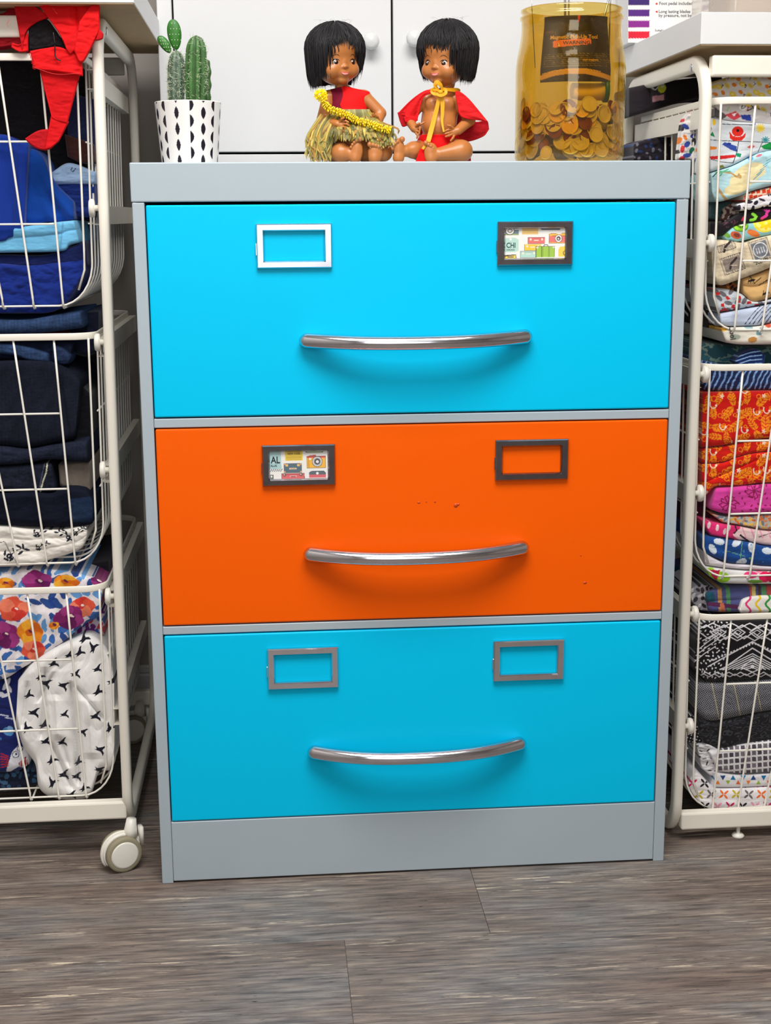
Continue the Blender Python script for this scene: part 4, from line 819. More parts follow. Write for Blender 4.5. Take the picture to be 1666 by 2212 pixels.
def stamps(k):
    n = fnoise(k.X * .5, k.Y * .5, 4)
    r = R_(9)
    def T(pts, cx, cy, a):
        c, s = math.cos(a), math.sin(a); return [(cx + u * c - v * s, cy + u * s + v * c) for u, v in pts]
    def stamp(cx, cy, w, h, a, col, kind):
        k.poly(T([(-w, -h), (w, -h), (w, h), (-w, h)], cx, cy, a), (96, 84, 78)); k.poly(T([(-w + 1.2, -h + 1.2), (w - 1.2, -h + 1.2), (w - 1.2, h - 1.2), (-w + 1.2, h - 1.2)], cx, cy, a), (206, 192, 168)); k.poly(T([(-w + 5, -h + 5), (w - 5, -h + 5), (w - 5, h - 5), (-w + 5, h - 5)], cx, cy, a), col)
        for q in range(9): u = -w + 4 + q * (2 * w - 8) / 8; k.line(T([(u, h - 4), (u + 1.5, h - 1.6)], cx, cy, a), 1.2, (86, 76, 72)); k.line(T([(u, -h + 4), (u + 1.5, -h + 1.6)], cx, cy, a), 1.2, (86, 76, 72))
        if kind: k.ell(cx, cy, w - 6, h - 6, (224, 222, 214)); k.ell(cx, cy, w - 8, h - 8, (120, 124, 134)); [k.line(T([(u, -5), (u, 6)], cx, cy, a), 2.2, (206, 208, 212)) for u in (-8, -3, 3, 8)]
        else: k.line(T([(-8, 8), (-2, -2), (6, -6), (12, -10)], cx, cy, a), 5, (54, 46, 46)); k.line(T([(-4, 2), (8, 6)], cx, cy, a), 2, (200, 186, 164))
    stamp(1583, 570, 24, 19, -.32, (140, 126, 116), 0); stamp(1570, 534, 20, 8, -.3, (170, 156, 140), 0); stamp(1643, 540, 22, 23, -.3, (110, 114, 124), 1); stamp(1700, 520, 24, 19, -.3, (140, 126, 116), 0); stamp(1760, 510, 22, 20, -.3, (110, 114, 124), 1)
    k.c *= (1 + .14 * n)[..., None]
so = cloth('tan cloth printed with grey postage stamps', [(1534, 524), (1560, 518), (1606, 524), (1640, 514), (1700, 502), (1790, 496)], [(1540, 600), (1556, 616), (1590, 606), (1640, 588), (1700, 566), (1790, 560)], YR - .006, (222, 206, 176), stamps, .2, 14, 2.5, .035, group=GR, du=.9, ends=10)
def ins(k):
    c = (34, 28, 26)
    for x, y in ((1655, 634), (1624, 606)): k.ell(x, y, 8, 2.6, c, -15); [k.line([(x + u, y - 6), (x + u - 2, y + 6)], 1.2, c) for u in (-5, 0, 5)]
    k.line([(1620, 596), (1630, 612), (1644, 600)], 1.5, c).line([(1640, 616), (1660, 604), (1790, 590)], 1.6, c)
cloth('tan cloth roll with small black ant print', [(1602, 602), (1640, 590), (1700, 570), (1790, 562)], [(1606, 636), (1632, 652), (1700, 632), (1790, 624)], YR + .004, (222, 178, 116), ins, .2, 13, 1.5, .04, creases=((.45, 4, 4, .04),), group=GR)
scrapR('orange and green leaf scrap under the postage stamp cloth', [(1566, 612), (1584, 606), (1606, 602)], [(1572, 628), (1588, 630), (1608, 628)], .106, (150, 90, 50), blobs([(230, 140, 50), (60, 90, 50), (40, 26, 24)], 9, 5, 3), du=1.0)
def mod(k):
    r = R_(12)
    for x, y, q in scatter(1530, 1800, 615, 680, 17, 15, .35): k.ell(x, y, 9, 4.5, (112, 108, 116), q.uniform(-60, 60))
    for x, y, q in scatter(1536, 1800, 618, 680, 19, 19, .35): a = q.uniform(0, 3); k.poly([(x + 6 * math.cos(a + t), y + 5 * math.sin(a + t)) for t in (0, 1.4, 2.8, 4.0)], (206, 44, 44))
cloth('pale cloth with red chips and grey leaf shapes', [(1540, 624), (1570, 624), (1600, 634), (1632, 652), (1700, 640), (1790, 630)], [(1548, 674), (1590, 668), (1640, 658), (1700, 646), (1790, 640)], YR + .006, (206, 214, 222), mod, .2, 10, 2.5, .045, group=GR, du=1.0)
def stripes(k):
    for i in range(40):
        x = 1620 + i * 8.5; k.line([(x - 10, 700), (x + 8, 676), (x + 34, 650)], 1.5, (40, 50, 80))
cloth('pale blue cloth with thin navy stripes', [(1554, 678), (1590, 671), (1640, 662), (1700, 650), (1790, 644)], [(1556, 704), (1600, 704), (1640, 702), (1700, 690), (1790, 684)], YR + .003, (196, 208, 230), stripes, .2, 11, 2.5, .04, group=GR)
def cool(k):
    for x, y, c, a in ((1617, 706, (150, 176, 184), 20), (1642, 716, (110, 160, 176), -50), (1590, 728, (176, 186, 170), 0), (1658, 700, (216, 90, 60), 40), (1626, 734, (200, 140, 70), -10), (1700, 716, (150, 176, 184), 30), (1740, 706, (216, 90, 60), 0), (1562, 710, (226, 170, 60), 0)): k.ell(x, y, 10, 6, c, a)
    k.ell(1645, 716, 6, 3, (214, 224, 222), -50)
cool_o = cloth('cream cloth with teal and ochre shapes at the bottom of the top right basket', [(1556, 708), (1600, 706), (1640, 704), (1700, 692), (1790, 686)], [(1568, 740), (1600, 744), (1666, 744), (1790, 742)], YR + .002, (234, 228, 214), cool, .2, 11, 1.5, .04, group=GR)
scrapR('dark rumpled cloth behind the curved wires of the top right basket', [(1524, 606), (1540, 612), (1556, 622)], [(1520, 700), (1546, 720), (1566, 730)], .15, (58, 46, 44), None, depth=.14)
# --- middle right
def teal(k):
    n = fnoise(k.X * .07, k.Y * .12, 3); k.put(n > .1, (50, 100, 108)); k.put(np.abs(n) < .06, (116, 140, 128)); k.put(n > .42, (30, 64, 76))
cloth('mottled teal cloth above the middle right basket rim', [(1508, 740), (1560, 744), (1620, 748), (1700, 748), (1790, 748)], [(1508, 800), (1600, 800), (1790, 800)], .135, (38, 76, 84), teal, .2, 14, 3, .04, group=GR)
def nav(k):
    w = 4 * fnoise(k.X * .05, k.Y * .05, 3)
    k.put(((k.X * .9 + k.Y * .35 + w * 4) % 11) < 3.8, (120, 156, 206))
cloth('folded navy cloth with pale blue stripes on top of the middle right basket', [(1590, 776), (1606, 762), (1636, 754), (1654, 768)], [(1588, 782), (1610, 792), (1650, 792)], .108, (20, 44, 104), lambda k: [k.line([(1590 + i * 0, 772 + i * 8), (1620, 762 + i * 8), (1646, 758 + i * 9)], 2.6, (150, 190, 232)) for i in range(4)], .1, 6, 1.5, .05, group=GR, ends=3, du=1.0)
cloth('navy cloth with wavy pale blue lines under the middle right rim', [(1510, 776), (1540, 784), (1600, 794), (1700, 796), (1790, 796)], [(1520, 842), (1560, 844), (1640, 842), (1790, 842)], YR + .012, (22, 38, 80), nav, .2, 12, 3.5, .045, group=GR, du=1.0)
def hawaii(k):
    O, R0, Wt = (246, 146, 22), (216, 22, 14), (250, 222, 200)
    r = R_(22); X0, X1, Y0, Y1 = k.X.min() - 15, k.X.max() + 15, k.Y.min() - 15, k.Y.max() + 15
    for x, y, q in scatter(X0, X1, Y0, Y1, 30, 31, .25):
        a = q.uniform(0, 360); L = q.uniform(13, 20); k.ell(x, y, L, L * .48, O, a)
        ca, sa = math.cos(math.radians(a)), math.sin(math.radians(a)); k.line([(x - L * ca, y - L * sa), (x + L * ca, y + L * sa)], 1.3, R0)
        for f in (-.5, -.1, .3, .65):
            for s_ in (-1, 1): k.line([(x + f * L * ca, y + f * L * sa), (x + (f + .35) * L * ca - s_ * 8 * sa, y + (f + .35) * L * sa + s_ * 8 * ca)], 1.5, R0)
    for x, y, q in scatter(X0 + 9, X1, Y0 + 11, Y1, 21, 33, .4): k.ring(x, y, q.uniform(3, 6), 1.5, O); k.ell(x + 4, y + 4, 3.4, 1.5, O, q.uniform(0, 180))
    for x, y, q in scatter(X0 + 6, X1, Y0 + 17, Y1, 40, 35, .35):
        if q.rand() < .5:
            for a in range(0, 360, 72): k.ell(x + 3 * math.cos(math.radians(a)), y + 3 * math.sin(math.radians(a)), 2.6, 1.1, Wt, a)
        else: k.line([(x + 7 * math.cos(t), y + 9 * math.sin(t)) for t in np.linspace(.3, 3.6, 9)], 2.2, Wt); k.ell(x + 6, y + 3, 2.6, 2.6, Wt)
cloth('red hawaiian cloth with orange leaves, uppermost fold of three', [(1518, 848), (1580, 847), (1640, 845), (1790, 845)], [(1515, 966), (1560, 962), (1600, 954), (1660, 946), (1790, 944)], YR, (216, 22, 14), hawaii, .2, 14, 2, .03, group=GR, du=.95)
cloth('red hawaiian cloth with orange leaves, middle fold of three', [(1515, 968), (1560, 964), (1600, 956), (1660, 948), (1790, 946)], [(1515, 1000), (1560, 998), (1600, 984), (1660, 974), (1790, 972)], YR + .006, (210, 24, 14), hawaii, .2, 8, 2.5, .04, group=GR, du=.95)
cloth('red hawaiian cloth with orange leaves, lowest fold of three', [(1515, 1002), (1560, 1000), (1600, 986), (1660, 976), (1790, 974)], [(1515, 1078), (1530, 1066), (1548, 1050), (1600, 1048), (1660, 1042), (1790, 1040)], YR + .004, (216, 22, 14), hawaii, .2, 10, 2.5, .035, group=GR, du=.95,
      extra=lambda X, Z, t, s: 6 * np.exp(-np.abs(Z - 1036 + (X - 1537) * .43) / 2.5) * (X < 1640))
def brocade(k):
    c = (140, 20, 76)
    for cx, cy in ((1574, 1088), (1630, 1060), (1690, 1085), (1750, 1060)):
        k.ell(cx, cy, 3, 3, c)
        for a in range(0, 360, 45):
            b = math.radians(a); k.line([(cx + 4 * math.cos(b), cy + 4 * math.sin(b)), (cx + 16 * math.cos(b + .25), cy + 16 * math.sin(b + .25)), (cx + 20 * math.cos(b + .7), cy + 17 * math.sin(b + .7)), (cx + 14 * math.cos(b + .8), cy + 13 * math.sin(b + .8))], 2.2, c)
    for x, y, r in scatter(1600, 1800, 1050, 1110, 13, 41): k.ell(x, y, 3.2, 1.6, c, r.uniform(0, 180))
cloth('magenta cloth with dark red scroll pattern', [(1546, 1054), (1580, 1052), (1620, 1048), (1666, 1045), (1790, 1044)], [(1534, 1100), (1560, 1108), (1600, 1111), (1666, 1108), (1790, 1106)], YR + .002, (218, 66, 162), brocade, .2, 12, 2, .035, group=GR, du=.95)
cloth('thin paisley cloth in orange and grey', [(1536, 1110), (1580, 1116), (1666, 1112), (1790, 1110)], [(1560, 1128), (1600, 1134), (1666, 1144), (1790, 1146)], YR + .008, (190, 190, 186), blobs([(226, 120, 60), (236, 190, 90), (120, 130, 140), (214, 150, 110)], 8, 5, 41), .2, 6, 1.5, .05, group=GR, du=1.0)
def zebra(k):
    k.put(k.X > 1592 + 8 * np.sin(k.Y * .2), (246, 214, 214))
    for x, y in ((1550, 1140), (1566, 1148), (1532, 1134), (1575, 1140)): k.ell(x, y, 3.4, 7.5, (246, 214, 220), 12)
    k.line([(1588, 1134), (1592, 1146), (1586, 1152)], 3, (50, 30, 40)).line([(1600, 1156), (1618, 1170)], 4, (50, 30, 40)).line([(1640, 1160), (1670, 1150)], 1.6, (60, 60, 70))
    for i in range(4): k.line([(1604 + i * 18, 1140), (1612 + i * 18, 1162)], 3, (238, 170, 190))
cloth('pink cloth with pale patches and black curves', [(1514, 1122), (1540, 1128), (1590, 1136), (1666, 1148), (1790, 1150)], [(1534, 1156), (1570, 1162), (1614, 1168), (1666, 1178), (1790, 1180)], YR + .004, (232, 50, 120), zebra, .2, 10, 2.5, .045, group=GR)
def bflor(k):
    for x, y, a in ((1554, 1170, 10), (1592, 1172, -40), (1624, 1182, 80), (1658, 1190, 10), (1602, 1214, -20), (1540, 1186, 60), (1700, 1190, 0), (1740, 1200, 60)): k.ell(x, y, 12, 7, (214, 226, 236), a)
    k.put(fnoise(k.X * .3, k.Y * .3, 6) > .42, (60, 140, 206)); k.line([(1604, 1170), (1600, 1206)], 1.6, (110, 170, 120)).line([(1570, 1190), (1610, 1202)], 1.4, (110, 170, 120)).ell(1622, 1206, 4, 2, (110, 170, 90))
cloth('deep blue cloth with white flowers', [(1512, 1154), (1534, 1158), (1570, 1164), (1614, 1170), (1666, 1180), (1790, 1182)], [(1522, 1194), (1550, 1206), (1580, 1216), (1620, 1218), (1666, 1222), (1790, 1224)], YR + .001, (24, 74, 146), bflor, .2, 14, 2.5, .04, group=GR)
cloth('plain white cloth fold squeezed between blue and flowered cloths', [(1520, 1190), (1540, 1204), (1570, 1216), (1620, 1220), (1666, 1224), (1790, 1226)], [(1522, 1220), (1550, 1224), (1600, 1229), (1666, 1231), (1790, 1232)], YR + .004, (226, 218, 224), None, .2, 8, 2.5, .05, group=GR)
def pinkfl(k):
    k.ell(1556, 1246, 22, 12, (150, 206, 40), 10).ell(1536, 1234, 8, 9, (150, 206, 40)).poly([(1532, 1230), (1556, 1232), (1548, 1256), (1538, 1244)], (176, 30, 66)).ell(1622, 1242, 15, 8, (236, 60, 130)).ell(1652, 1246, 13, 12, (226, 20, 90)).ell(1640, 1234, 7, 5, (250, 150, 180)).ell(1632, 1256, 16, 4, (110, 160, 60)).ell(1668, 1246, 14, 12, (190, 10, 60)).ell(1730, 1246, 20, 10, (236, 60, 130))
cloth('white cloth with green leaves and pink flowers', [(1520, 1222), (1550, 1227), (1600, 1232), (1666, 1234), (1790, 1234)], [(1534, 1246), (1548, 1254), (1570, 1260), (1666, 1261), (1790, 1260)], YR + .002, (226, 226, 224), pinkfl, .2, 10, 1.5, .04, group=GR)
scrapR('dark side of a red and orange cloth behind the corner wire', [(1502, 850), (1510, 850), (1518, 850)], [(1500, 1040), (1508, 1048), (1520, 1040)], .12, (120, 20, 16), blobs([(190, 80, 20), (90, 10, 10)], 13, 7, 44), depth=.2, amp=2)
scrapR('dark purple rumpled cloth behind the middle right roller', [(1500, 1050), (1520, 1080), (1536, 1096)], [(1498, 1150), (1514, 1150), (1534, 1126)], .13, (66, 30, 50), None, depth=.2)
# --- bottom right
scrapR('crumpled grey and black floral scrap above the bottom right rim', [(1488, 1274), (1506, 1264), (1524, 1262), (1548, 1270)], [(1494, 1298), (1508, 1316), (1536, 1320)], .112, (150, 146, 154), blobs([(36, 32, 38), (60, 56, 62), (206, 204, 210)], 11, 6, 3), du=1.0)
def plaid(k):
    cols = [(206, 150, 90), (90, 150, 100), (200, 90, 70), (214, 196, 120), (80, 64, 60), (90, 150, 100), (206, 84, 84)]
    k.poly([(1520, 1280), (1542, 1278), (1546, 1302), (1526, 1306)], (30, 90, 110))
    for i, (x, w) in enumerate(((1554, 9), (1572, 9), (1622, 5), (1628, 8), (1640, 6), (1650, 10), (1662, 12))): k.line([(x, 1262), (x + 4, 1330)], w, cols[i])
    k.line([(1530, 1304), (1600, 1312), (1700, 1312)], 9, (90, 40, 80)); k.line([(1560, 1306), (1566, 1330)], 9, (206, 110, 80))
    for i in range(6): k.line([(1690 + i * 18, 1262), (1692 + i * 18, 1330)], 6, cols[i])
cloth('violet plaid cloth with coloured bands above the bottom right rim', [(1524, 1282), (1546, 1272), (1600, 1268), (1666, 1266), (1790, 1266)], [(1530, 1320), (1560, 1322), (1620, 1322), (1790, 1322)], .104, (84, 88, 140), plaid, .2, 9, 2, .04, creases=((.5, 4, 4, .05),), group=GR, du=1.0)
def wav(k):
    for i, c in enumerate(((226, 60, 130), (240, 200, 40), (50, 150, 60), (60, 130, 200), (240, 140, 40), (226, 60, 130))):
        x = 1617 + i * 21; k.line([(x + 5 * math.sin(q * .9), 1284 + q * 4) for q in range(11)], 4.4, c)
cloth('white cloth with wavy rainbow stripes', [(1596, 1316), (1604, 1296), (1626, 1288), (1666, 1286), (1790, 1286)], [(1600, 1324), (1640, 1324), (1790, 1324)], .096, (238, 234, 228), wav, .15, 9, 1.2, .04, group=GR, du=1.0, ends=4)
def tribal(k):
    Wt = (228, 226, 230)
    def zz(x0, y0, x1, n, h, w): k.line([(x0 + (x1 - x0) * i / n, y0 + (h if i % 2 else 0)) for i in range(n + 1)], w, Wt)
    for j in range(7): d = j * 9; k.line([(1626 - 26 + d * .0 - 44 + j * 9, 1446 - j * 0), (1626, 1412 + j * 5), (1690 - j * 9, 1446)], 1.9, Wt)
    k.line([(1560, 1446), (1626, 1400), (1700, 1446)], 2.6, Wt).line([(1530, 1440), (1626, 1386), (1720, 1440)], 2.6, Wt)
    for i in range(15): f = i / 14; k.ell(1534 + 92 * f, 1432 - 38 * f - 4, 2.2, 2.2, Wt); k.ell(1626 + 92 * f, 1388 + 38 * f, 2.2, 2.2, Wt)
    for r_, (y, h) in enumerate(((1346, 10), (1362, -12), (1366, 14), (1384, -10))): zz(1500 + r_ * 6, y, 1800, 15, h, 2.3)
    for x in range(1536, 1790, 42): k.line([(x, 1366), (x + 16, 1356), (x + 32, 1366), (x + 16, 1378), (x, 1366)], 2.3, Wt).line([(x + 8, 1366), (x + 16, 1361), (x + 24, 1366), (x + 16, 1372), (x + 8, 1366)], 1.5, Wt)
    for y, x0 in ((1404, 1508), (1416, 1504), (1430, 1500)): k.line([(x0, y), (x0 + 22, y - 18), (x0 + 46, y - 34)], 2, Wt)
    for x, y, q in scatter(1502, 1570, 1345, 1470, 9, 3): k.ell(x, y, 2.6, 1.4, Wt, q.uniform(0, 180))
    zz(1500, 1452, 1800, 24, 7, 2); zz(1510, 1462, 1800, 26, -6, 2)
    k.line([(1626 - 24, 1442), (1626, 1424), (1650, 1442), (1626, 1452), (1602, 1442)], 2, Wt).ell(1626, 1440, 4, 4, Wt)
cloth('black cloth with white tribal zigzag pattern', [(1505, 1376), (1512, 1352), (1530, 1342), (1600, 1340), (1790, 1338)], [(1498, 1446), (1512, 1458), (1534, 1470), (1600, 1468), (1790, 1460)], YR + .002, (22, 20, 24), tribal, .2, 18, 2.5, .03, group=GR, du=.85)
def hound(k):
    u = k.X * .97 - k.Y * .2; v = k.Y * .97 + k.X * .2; k.put(((u % 5) < 2.6) ^ ((v % 5) < 2.6), (150, 150, 158)); k.put((u % 5 < 2.2) & (v % 5 < 2.2), (18, 18, 22)); k.put((u % 46) < 1.6, (190, 176, 130))
cloth('grey houndstooth wool cloth roll', [(1503, 1474), (1540, 1474), (1600, 1472), (1666, 1466), (1790, 1460)], [(1502, 1530), (1512, 1546), (1538, 1557), (1600, 1546), (1666, 1534), (1790, 1524)], YR + .004, (26, 26, 30), hound, .2, 18, 1.5, .03, group=GR, du=.8)
def swirl(k):
    n = fnoise(k.X * .05, k.Y * .07, 6); k.put((np.abs((n * 9) % 1 - .5) < .14), (60, 60, 66))
cloth('black cloth with faint grey swirls', [(1504, 1536), (1520, 1552), (1540, 1560), (1600, 1549), (1666, 1537), (1790, 1528)], [(1512, 1594), (1530, 1610), (1568, 1614), (1620, 1604), (1790, 1590)], YR + .008, (24, 23, 27), swirl, .2, 12, 3, .04, group=GR, du=1.0)
def dots(k):
    k.put(((k.X + k.Y * .3) % 7 - 3.5) ** 2 + ((k.Y - k.X * .25) % 7 - 3.5) ** 2 < 2.6, (206, 204, 206))
scrapR('black cloth corner with tiny white dots beside the right roller', [(1486, 1546), (1500, 1548), (1514, 1574)], [(1480, 1602), (1500, 1606), (1522, 1606)], .105, (30, 26, 30), dots, du=.8, depth=.16)
def blocks(k):
    for i, x in enumerate(np.arange(1556, 1800, 12.2)):
        for j, y in enumerate(np.arange(1602, 1672, 13.5)):
            yy = y - (x - 1600) * .09; q = ((i * 7 + j * 13) % 5) / 5
            if k.X.max() > x: k.poly([(x - 4.4, yy - 4.6), (x + 4.2, yy - 5), (x + 4.8, yy + 4.4), (x - 4, yy + 5)], (74 + 60 * q, 68 + 60 * q, 78 + 58 * q))
cloth('white cloth with rows of dark rounded squares', [(1530, 1622), (1560, 1618), (1600, 1610), (1666, 1598), (1790, 1584)], [(1552, 1666), (1600, 1670), (1666, 1667), (1790, 1660)], YR + .002, (230, 228, 230), blocks, .2, 12, 1.6, .03, group=GR, du=.9)
scrapR('crumpled white cloth end with grey scribbles left of the rounded squares print', [(1504, 1608), (1530, 1606), (1556, 1622)], [(1516, 1660), (1540, 1676), (1562, 1662)], .098, (216, 214, 216), blobs([(60, 56, 60), (140, 138, 142)], 14, 4.5, 6, asp=.4), amp=7, du=1.1, depth=.16)
def tri(k):
    for i, x in enumerate(np.arange(1540, 1800, 22)):
        for x_, y, c, s in ((x, 1680, [(30, 130, 190), (40, 70, 130), (24, 110, 160)][i % 3], 6), (x + 11, 1690, [(236, 130, 50), (150, 190, 60), (226, 110, 60)][i % 3], 5)):
            up = (i % 2) * 2 - 1; k.poly([(x_ - s, y - s * up * .8), (x_ + s, y - s * up * .8), (x_, y + s * up)], c)
cloth('white cloth with small blue and orange triangles', [(1546, 1668), (1600, 1673), (1666, 1670), (1790, 1663)], [(1540, 1700), (1600, 1700), (1666, 1697), (1790, 1690)], YR + .004, (232, 230, 232), tri, .2, 9, 1.5, .04, group=GR, du=.9)
def petals(k):
    cols = [(204, 20, 90), (240, 110, 40), (40, 34, 40), (196, 176, 40), (238, 160, 180), (110, 100, 100)]
    n = 0
    for j, y in enumerate((1692, 1716, 1742, 1764)):
        for i, x in enumerate(np.arange(1496 + (j % 2) * 14, 1800, 27)):
            n += 1; c = cols[(i * 2 + j * 3) % 6]
            for a in (45, 135, 225, 315): b = math.radians(a + 6); k.ell(x + 7 * math.cos(b), y + 6.6 * math.sin(b), 6, 2.3, c, a + 6)
cloth('white cloth with coloured four-petal stars at the bottom right', [(1486, 1692), (1494, 1676), (1506, 1668), (1530, 1690), (1545, 1702), (1600, 1702), (1666, 1699), (1790, 1692)], [(1490, 1706), (1500, 1722), (1516, 1740), (1532, 1752), (1560, 1757), (1666, 1758), (1790, 1756)], YR, (236, 232, 234), petals, .2, 13, 2.5, .04, group=GR, du=.85)
def on_cloth(s, px, py, size, rot, Y, o, col, sq=1.0):
    """lettering printed on a cloth: joined into it"""
    gv, gf = glyphs(s, size, 'LEFT', .02 * size); c, s_ = math.cos(rot), math.sin(rot)
    x = px + gv[:, 0] * sq * c + gv[:, 1] * s_; y = py + gv[:, 0] * sq * s_ - gv[:, 1] * c
    V = at(x, y, Y); return mesh_obj('printed_lettering', V, gf, 'print', o, False, np.full((len(V), 3), col))
on_cloth('2CENTS', 1633, 572, 12, -.3, YR - .0085, so, 50, .7)
on_cloth('Cool', 1575, 704, 17, 1.45, YR - .0005, cool_o, 60, .9)
# folded cloths packed behind the ones in front, down to the back of every basket
def packed(label, x0, x1, y0, y1, z0, z1, base, ink=None, grp=GL):
    mb = MB(); bm = bmesh.new(); bmesh.ops.create_cube(bm, size=1)
    for v in bm.verts: v.co = ((x0 + x1) / 2 + v.co.x * (x1 - x0), (y0 + y1) / 2 + v.co.y * (y1 - y0), (z0 + z1) / 2 + v.co.z * (z1 - z0))
    bmesh.ops.bevel(bm, geom=list(bm.edges), offset=min(z1 - z0, .08) * .42, segments=3, profile=.5, affect='EDGES')
    bmesh.ops.subdivide_edges(bm, edges=list(bm.edges), cuts=3, use_grid_fill=True)
    V = np.array([v.co[:] for v in bm.verts]); Fc = [[v.index for v in f.verts] for f in bm.faces]; bm.free()
    n = fnoise(V[:, 0] * 40, V[:, 2] * 60 + V[:, 1] * 25, int(z0 * 1000) % 97); V[:, 0] += .003 * n; V[:, 2] += .0025 * n; V[:, 1] += .004 * n
    return tag(mesh_obj('folded_fabric', V, Fc, 'cotton', None, True, np.full((len(V), 3), base, float)), label, 'fabric', grp)
for i, (x0, x1, y0, y1, z0, z1, c, lab) in enumerate((
    (-.44, -.086, .38, .57, .845, .94, (26, 34, 74), 'dark blue cloth packed at the back bottom of the top left basket'), (-.44, -.084, .37, .57, .945, 1.03, (24, 30, 60), 'navy cloth packed at the back of the top left basket'), (-.44, -.086, .38, .57, 1.035, 1.12, (20, 18, 22), 'black cloth packed high at the back of the top left basket'),
    (-.44, -.088, .37, .57, .475, .60, (20, 22, 34), 'black denim packed at the back bottom of the middle left basket'), (-.44, -.086, .38, .57, .605, .72, (24, 26, 38), 'dark denim packed at the back of the middle left basket'), (-.44, -.088, .40, .56, .725, .80, (96, 24, 30), 'dark red cloth packed at the back top of the middle left basket'),
    (-.44, -.09, .37, .57, .108, .24, (26, 36, 74), 'dark blue print cloth packed at the back of the bottom left basket'), (-.44, -.09, .38, .57, .245, .38, (60, 34, 58), 'plum cloth packed high at the back of the bottom left basket'))):
    packed(lab, x0, x1, y0, y1, z0, z1, c)
for i, (x0, x1, y0, y1, z0, z1, c, lab) in enumerate((
    (.825, 1.18, .31, .46, .80, .93, (50, 40, 46), 'dark cloth packed at the back of the top right basket'), (.825, 1.18, .31, .46, .93, 1.04, (66, 56, 66), 'grey violet cloth packed high at the back of the top right basket'),
    (.825, 1.18, .31, .46, .43, .56, (40, 34, 44), 'dark cloth packed at the back bottom of the middle right basket'), (.825, 1.18, .31, .46, .565, .70, (120, 22, 18), 'red cloth packed at the back of the middle right basket'),
    (.825, 1.18, .31, .46, .06, .20, (40, 36, 42), 'black cloth packed at the back bottom of the bottom right basket'), (.825, 1.18, .31, .46, .205, .33, (32, 30, 34), 'black cloth packed high at the back of the bottom right basket'))):
    packed(lab, x0, x1, y0, y1, z0, z1, c, grp=GR)

# ------------------------------------------------------------------ things on top of the cabinet
TOP = 1.0201
def at1(px, py, Y): return at(px, py, Y)
# potted cactus
PC = np.array([0.0738, 0.095]); s_ = scl(.095)
pot = thing('potted_cactus', 'small cactus garden in a white pot with black leaf pattern', 'potted cactus', (PC[0], PC[1], TOP))
zt = at(400, 217, PC[1] - .045)[2]; hp = zt - TOP
def pot_r(f): return .0382 + (.0452 - .0382) * f
k_ = 440; rings = np.linspace(0, 1, 120)
a = np.linspace(0, 2 * np.pi, k_, endpoint=False)
Rr = pot_r(rings)[:, None]; V = np.stack([PC[0] + Rr * np.cos(a), PC[1] + Rr * np.sin(a), TOP + hp * rings[:, None] + 0 * a], -1)
col = np.full(V.shape, 240.0) + np.array([0, -3, -6])
u = (a[None, :] + 0 * Rr) / (2 * np.pi) * 15; v = rings[:, None] * 3.95 + .3 + 0 * a
ci = np.floor(u).astype(int); fu = u - ci - .5; off = np.where(ci % 2 == 0, 0.0, .5); fv = (v + off) % 1 - .5
wid = .24 * np.cos(np.clip(fv / .39, -1, 1) * np.pi / 2) ** .8
kind = ci % 4
m_ = (np.abs(fv) < .39) & np.where(kind == 0, np.abs(fu) < wid * .8, np.where(kind == 1, (fu < 0.02) & (fu > -wid * 1.25), np.where(kind == 2, np.abs(fu) < wid * .72, (fu > -.02) & (fu < wid * 1.1))))
col[m_] = (28, 24, 38)
idx = np.arange(120 * k_).reshape(120, k_); nx_ = np.roll(idx, -1, 1)
Fc = np.stack([idx[:-1], nx_[:-1], nx_[1:], idx[1:]], -1).reshape(-1, 4).tolist()
mb = MB(); mb.add(V.reshape(-1, 3), Fc); mb.c[-1] = col.reshape(-1, 3)
V2, F2 = lathe([(.0452, hp), (.0450, hp + .001), (.0432, hp + .0008), (.0425, hp - .006), (.0400, hp - .04), (.0355, .004), (.0001, .004)], 60, PC); V2[:, 2] += TOP; mb.add(V2, F2, (238, 234, 228))
V2, F2 = lathe([(.0001, 0), (.0382, 0)], 60, PC); V2[:, 2] += TOP; mb.add(V2, F2, (238, 234, 228))
mb.build('pot', 'ceramic', pot, cols=True)
V, Fc = lathe([(.0001, .003), (.02, .002), (.0424, 0)], 40, PC); V[:, 2] += TOP + hp - .008 + .0015 * fnoise(V[:, 0] * 300, V[:, 1] * 300, 3)
mesh_obj('potting_soil', V, Fc, 'soil', pot)
